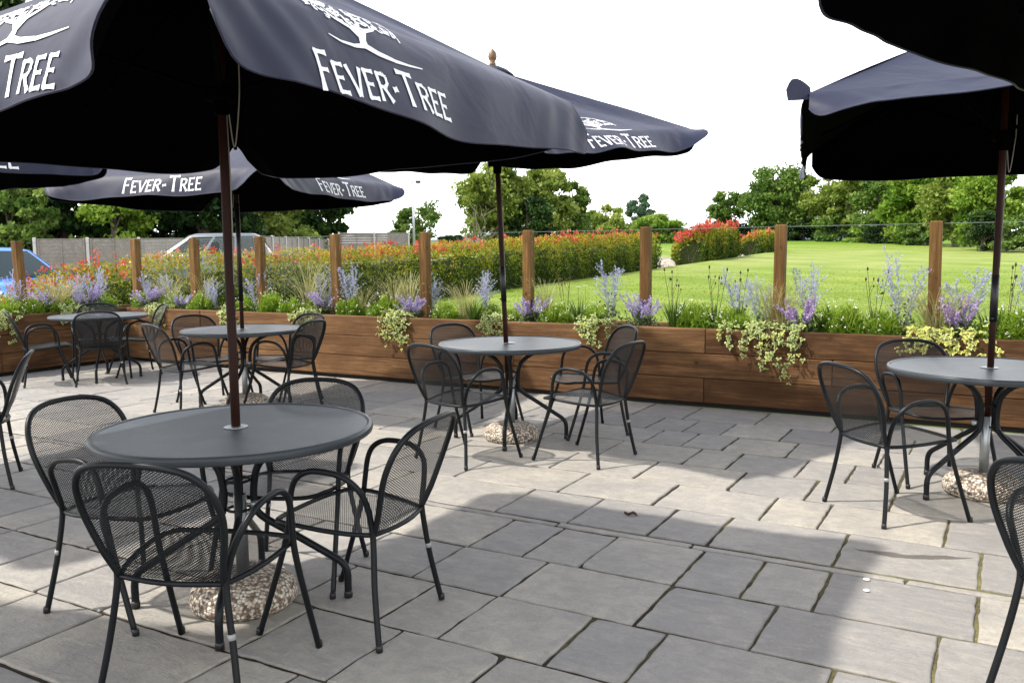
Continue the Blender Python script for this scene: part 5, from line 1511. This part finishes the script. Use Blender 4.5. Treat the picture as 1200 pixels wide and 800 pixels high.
def lamp():
    d = 52; p = cw(PXd(487.5, d), d); g = ground_z(p.x, p.y); top = EYE + (295 - 214) / 1010.2 * d
    o = empty('lamp_post', (p.x, p.y, g), YAW, 'tall grey metal lamp post with a small floodlight facing right', 'lamp post')
    mb = MB(); mb.tube([(0, 0, -.1), (-.02, 0, (top - g) * .5), (-.06, 0, top - g)], [.085, .07, .05], 12); mb.build('pole', M['galv'], o)
    mb = MB(); mb.tube([(-.06, 0, top - g - .08), (.20, 0, top - g + .02)], .03, 8); mb.build('bracket', M['galv'], o)
    mb = MB(); mb.box((.30, 0, top - g - .05), (.30, .22, .16), 0, .03); l = mb.build('floodlight', M['blackplastic'], o)
    mb = MB(); mb.box((.43, 0, top - g - .10), (.06, .18, .09), 0, .01); mb.build('lens', M['lampglass'], l)
lamp()

def car(name, paint, label, xc, d, zbase, heading, prof, W, L_):
    """x forward. prof: stations (x, z_low, z_belt, half width); cabin from roofline"""
    p = cw(xc, d)
    root = empty(name, (p.x, p.y, zbase), heading, label, 'car')
    body, cab = prof['body'], prof['cabin']
    mb = MB(); P = []
    for (x, zl, zb, hw) in body:
        ring = [(-hw * .90, zl), (-hw, zl + .14), (-hw * 1.0, (zl + zb) / 2), (-hw * .985, zb - .10), (-hw * .93, zb - .015), (-hw * .6, zb + .012), (0, zb + .022), (hw * .6, zb + .012), (hw * .93, zb - .015), (hw * .985, zb - .10), (hw, (zl + zb) / 2), (hw, zl + .14), (hw * .90, zl)]
        P.append([((x, yy, z), (0, 0)) for yy, z in ring])
    mb.grid(P)
    for e, fl in ((0, 1), (-1, 0)):
        b = (0 if e == 0 else len(P) - 1) * 13
        mb.face([b + j for j in (range(13) if fl else range(12, -1, -1))])
    # cabin shell: belt polygon -> roof polygon
    (xr0, xr1, xf1, xf0, zr, zb, hb, hr) = cab # rear belt, rear roof, front roof, front belt
    def sec(t):
        k = t
        zz = zb + (zr - zb) * k; xa = xr0 + (xr1 - xr0) * k; xb = xf0 + (xf1 - xf0) * k; hh = hb + (hr - hb) * k
        return zz, xa, xb, hh
    rings = []
    for t in (0, .25, .5, .75, .93, 1.0):
        zz, xa, xb, hh = sec(t)
        if t == 1.0: hh -= .10; xa += .10; xb -= .12; zz += .012
        c = .12
        rings.append([(xa, -hh + c, zz), (xa + c, -hh, zz), ((xa + xb) / 2, -hh - .01, zz), (xb - c, -hh, zz), (xb, -hh + c, zz), (xb + .03, 0, zz), (xb, hh - c, zz), (xb - c, hh, zz), ((xa + xb) / 2, hh + .01, zz), (xa + c, hh, zz), (xa, hh - c, zz), (xa - .03, 0, zz)])
    b = len(mb.v)
    for r_ in rings: mb.v.extend(r_)
    for i in range(len(rings) - 1):
        for j in range(12):
            j2 = (j + 1) % 12; mb.face((b + i * 12 + j, b + i * 12 + j2, b + (i + 1) * 12 + j2, b + (i + 1) * 12 + j))
    crown = len(mb.v); zz = zr + .035
    q = b + (len(rings) - 1) * 12; mb.v.append(((xr1 + xf1) / 2, 0, zz))
    for j in range(12): mb.face((q + j, q + (j + 1) % 12, crown))
    mb.build('body', M[paint], root)
    def pt(x, side, t, o=.012):
        zz, xa, xb, hh = sec(t); return (x, side * (hh + o), zz)
    for side in (-1, 1): # side windows
        for (fa, fb) in prof['wins']:
            mb = MB(); lo, hi = .10, .86
            def X(f, t): zz, xa, xb, hh = sec(t); return xa + .10 + (xb - xa - .20) * f
            G = [[(pt(X(f, t), side, t), (0, 0)) for f in np.linspace(fa, fb, 4)] for t in (lo, .5, hi)]
            mb.grid(G); mb.build('side_window', M['carglass'], root)
    for nm, front in (('windscreen', True), ('rear_window', False)):
        mb = MB(); G = []
        for t in (.08, .5, .90):
            zz, xa, xb, hh = sec(t); x = (xb + .012) if front else (xa - .012); s = .035 if front else -.035
            G.append([((x + s * (1 - abs(f)) , f * (hh - .14), zz + .006), (0, 0)) for f in (-1, -.5, 0, .5, 1)])
        mb.grid(G); mb.build(nm, M['carglass'], root)
    for sx in prof['wheels']:
        for side in (-1, 1):
            mb = MB(); n = 24; R_ = .33; w = .2; y0 = side * (W / 2 - .10)
            prof_ = [(.20, -w / 2), (.30, -w / 2), (R_, -w / 2 + .03), (R_, w / 2 - .03), (.30, w / 2), (.20, w / 2)]
            b = 0; mb.v = [(sx + r_ * math.cos(6.283 * j / n), y0 + o, R_ + r_ * math.sin(6.283 * j / n)) for r_, o in prof_ for j in range(n)]
            for i in range(5):
                for j in range(n): j2 = (j + 1) % n; mb.face((i * n + j, i * n + j2, (i + 1) * n + j2, (i + 1) * n + j))
            wh = mb.build('wheel', M['rubber'], root)
            mb = MB(); 
            for k in range(5):
                a = 6.283 * k / 5; mb.tube([(sx, y0 + side * .09, R_), (sx + .20 * math.cos(a), y0 + side * .085, R_ + .20 * math.sin(a))], [.05, .03], 6)
            mb.tube([(sx + .205 * math.cos(t), y0 + side * .085, R_ + .205 * math.sin(t)) for t in np.linspace(0, 6.283, 24, endpoint=False)], .018, 6, closed=True)
            mb.build('rim', M['alloy'], wh)
    xf = body[-1][0]; xb_ = body[0][0]
    for side in (-1, 1):
        mb = MB(); mb.box((xf - .16, side * (W / 2 - .20), body[-2][2] - .16), (.30, .30, .14), side * -.35, .04); mb.build('headlight', M['lampglass'], root)
        mb = MB(); mb.box((xb_ + .07, side * (W / 2 - .12), body[1][2] - .12), (.14, .16, .26), 0, .03); mb.build('tail_light', M['tail'], root)
        mb = MB(); mb.box((xf0 - .22, side * (W / 2 + .09), zb + .10), (.13, .20, .14), 0, .04); mb.build('wing_mirror', M[paint], root)
    mb = MB(); mb.tube([(xf0 - .02 + .04, -.45, zb + .03), (xf0 + .0, .25, zb + .09)], .01, 5); mb.build('wiper', M['blackplastic'], root)
    return root
hatch = dict(body=[(-2.0, .35, .82, .74), (-1.9, .26, .94, .82), (-1.2, .20, .97, .86), (0, .19, .95, .865), (.9, .20, .93, .86), (1.35, .22, .88, .84), (1.75, .26, .78, .78), (1.98, .34, .62, .66)],
    cabin=(-1.95, -1.55, .05, .98, 1.47, .93, .80, .60), wins=((.03, .30), (.34, .60), (.64, .97)), wheels=(-1.28, 1.28))
suv = dict(body=[(-2.25, .40, .92, .80), (-2.15, .30, 1.05, .88), (-1.3, .26, 1.08, .92), (0, .25, 1.06, .925), (1.0, .26, 1.04, .92), (1.6, .28, 1.0, .90), (2.05, .32, .90, .84), (2.25, .40, .70, .72)],
    cabin=(-2.2, -1.75, .15, 1.10, 1.70, 1.04, .86, .68), wins=((.03, .27), (.31, .60), (.64, .96)), wheels=(-1.4, 1.4))
# headings: camera-right direction is YAW
car('blue_hatchback', 'blue', 'bright blue hatchback parked at the left photo edge', PXd(-2, 15.2), 15.2, .10, YAW - R(34), hatch, 1.73, 4.0)
car('silver_estate', 'silver', 'silver grey car parked before the panel fence, seen from the side', PXd(238, 27), 27.0, .34, YAW + R(180 + 10), suv, 1.85, 4.5)

# ------------------------------------------------------------------ litter on the paving
def leaf_litter():
    mb = MB(); mb.smooth = True
    P = [[((u * .035 , v * .016 * (1 - u * u) ** .5 if abs(u) < 1 else 0, .006 + .012 * abs(v) + .006 * math.sin(u * 4)), (0, 0)) for v in (-1, -.5, 0, .5, 1)] for u in np.linspace(-1, 1, 9)]
    mb.grid(P); o = mb.build('dead_leaf', M['deadleaf']); o.location = (-1.70, 4.30, 0); o.rotation_euler = (0, 0, .2); tag(o, 'curled brown dead leaf on the paving in the middle', 'leaf')
    for (x, y, lab, ring) in ((-.45, 3.913, 'small white ring shaped scrap on a dark slab, upper of two', True), (-.434, 3.785, 'small white scrap on a dark slab, lower of two', False)):
        mb = MB()
        if ring: mb.tube([(.011 * math.cos(t), .010 * math.sin(t), .004) for t in np.linspace(0, 6.283, 16, endpoint=False)], .0032, 6, closed=True)
        else: mb.lathe([(.008, .001), (.014, .002), (.012, .005), (.006, .006)], (0, 0, 0), 12)
        o = mb.build('paper_scrap', M['petal']); o.location = (x, y, .003); tag(o, lab, 'scrap')
leaf_litter()

# ------------------------------------------------------------------ light, sky, camera
SUN_EL = R(53); TR = Vector((.77, .637, 0)).normalized()
dirv = Vector((TR.x * math.cos(SUN_EL), TR.y * math.cos(SUN_EL), -math.sin(SUN_EL)))
sl = bpy.data.lights.new('sun', 'SUN'); sl.energy = 3.4; sl.angle = R(1.6); sl.color = (1.0, .955, .88)
so = bpy.data.objects.new('sun', sl); COL.objects.link(so); so.rotation_euler = dirv.to_track_quat('-Z', 'Y').to_euler(); so.location = (-8, -8, 14)

w = bpy.data.worlds.new('World'); SC.world = w; w.use_nodes = True
nt = w.node_tree; nt.nodes.clear()
wo = nt.nodes.new('ShaderNodeOutputWorld'); bg = nt.nodes.new('ShaderNodeBackground'); bg.inputs[1].default_value = .150
sky = nt.nodes.new('ShaderNodeTexSky'); sky.sky_type = 'NISHITA'; sky.sun_disc = False
sky.sun_elevation = SUN_EL; sky.sun_rotation = math.atan2(-TR.x, -TR.y); sky.air_density = 1.0; sky.dust_density = 2.0; sky.ozone_density = 1.0
tc = nt.nodes.new('ShaderNodeTexCoord'); sp = nt.nodes.new('ShaderNodeSeparateXYZ'); L(nt, tc.outputs['Generated'], sp.inputs[0])
# bright white cloud veil, thick towards the horizon and broken overhead
vz = mapr(nt, sp.outputs[2], .30, .85, 1.0, .25)
cl = noise(nt, tc.outputs['Generated'], 2.2, 5, .55, .3)
veil = math_(nt, 'MULTIPLY', vz, mapr(nt, math_(nt, 'ADD', cl, math_(nt, 'MULTIPLY', mapr(nt, sp.outputs[2], .2, .6, 1, 0), .5)), .38, .62, .35, 1.0))
colr = mix(nt, veil, sky.outputs[0], (10.6, 10.7, 10.9))
L(nt, colr, bg.inputs[0]); L(nt, bg.outputs[0], wo.inputs[0])

cam = bpy.data.cameras.new('camera'); co = bpy.data.objects.new('camera', cam); COL.objects.link(co); SC.camera = co
cam.sensor_width = 36; cam.lens = 36 * 1010.2 / 1200; cam.clip_end = 3000; cam.clip_start = .05
# axes: rows of world->camera (x right, y down, z forward)
cp, sp_ = math.cos(PITCH), math.sin(PITCH); cr, sr = math.cos(ROLL), math.sin(ROLL)
A = Matrix(((1, 0, 0), (0, -sp_, -cp), (0, cp, -sp_)))
Rm = Matrix(((cr, -sr, 0), (sr, cr, 0), (0, 0, 1))) @ A @ Matrix(((CY, SY, 0), (-SY, CY, 0), (0, 0, 1)))
X, Yd, Zf = Rm[0], Rm[1], Rm[2]
mw = Matrix.Identity(4)
for i in range(3): mw[i][0] = X[i]; mw[i][1] = -Yd[i]; mw[i][2] = -Zf[i]
mw[0][3], mw[1][3], mw[2][3] = 0, 0, EYE
co.matrix_world = mw

SC.render.engine = 'CYCLES'
SC.cycles.transparent_max_bounces = 24; SC.cycles.max_bounces = 8; SC.cycles.diffuse_bounces = 3; SC.cycles.glossy_bounces = 3
SC.cycles.use_denoising = True; SC.cycles.caustics_reflective = False; SC.cycles.caustics_refractive = False
vs = SC.view_settings; SC.display_settings.display_device = 'sRGB'; vs.view_transform = 'Standard'; vs.look = 'None'; vs.exposure = 0.84; vs.gamma = 1.0; vs.use_curve_mapping = False
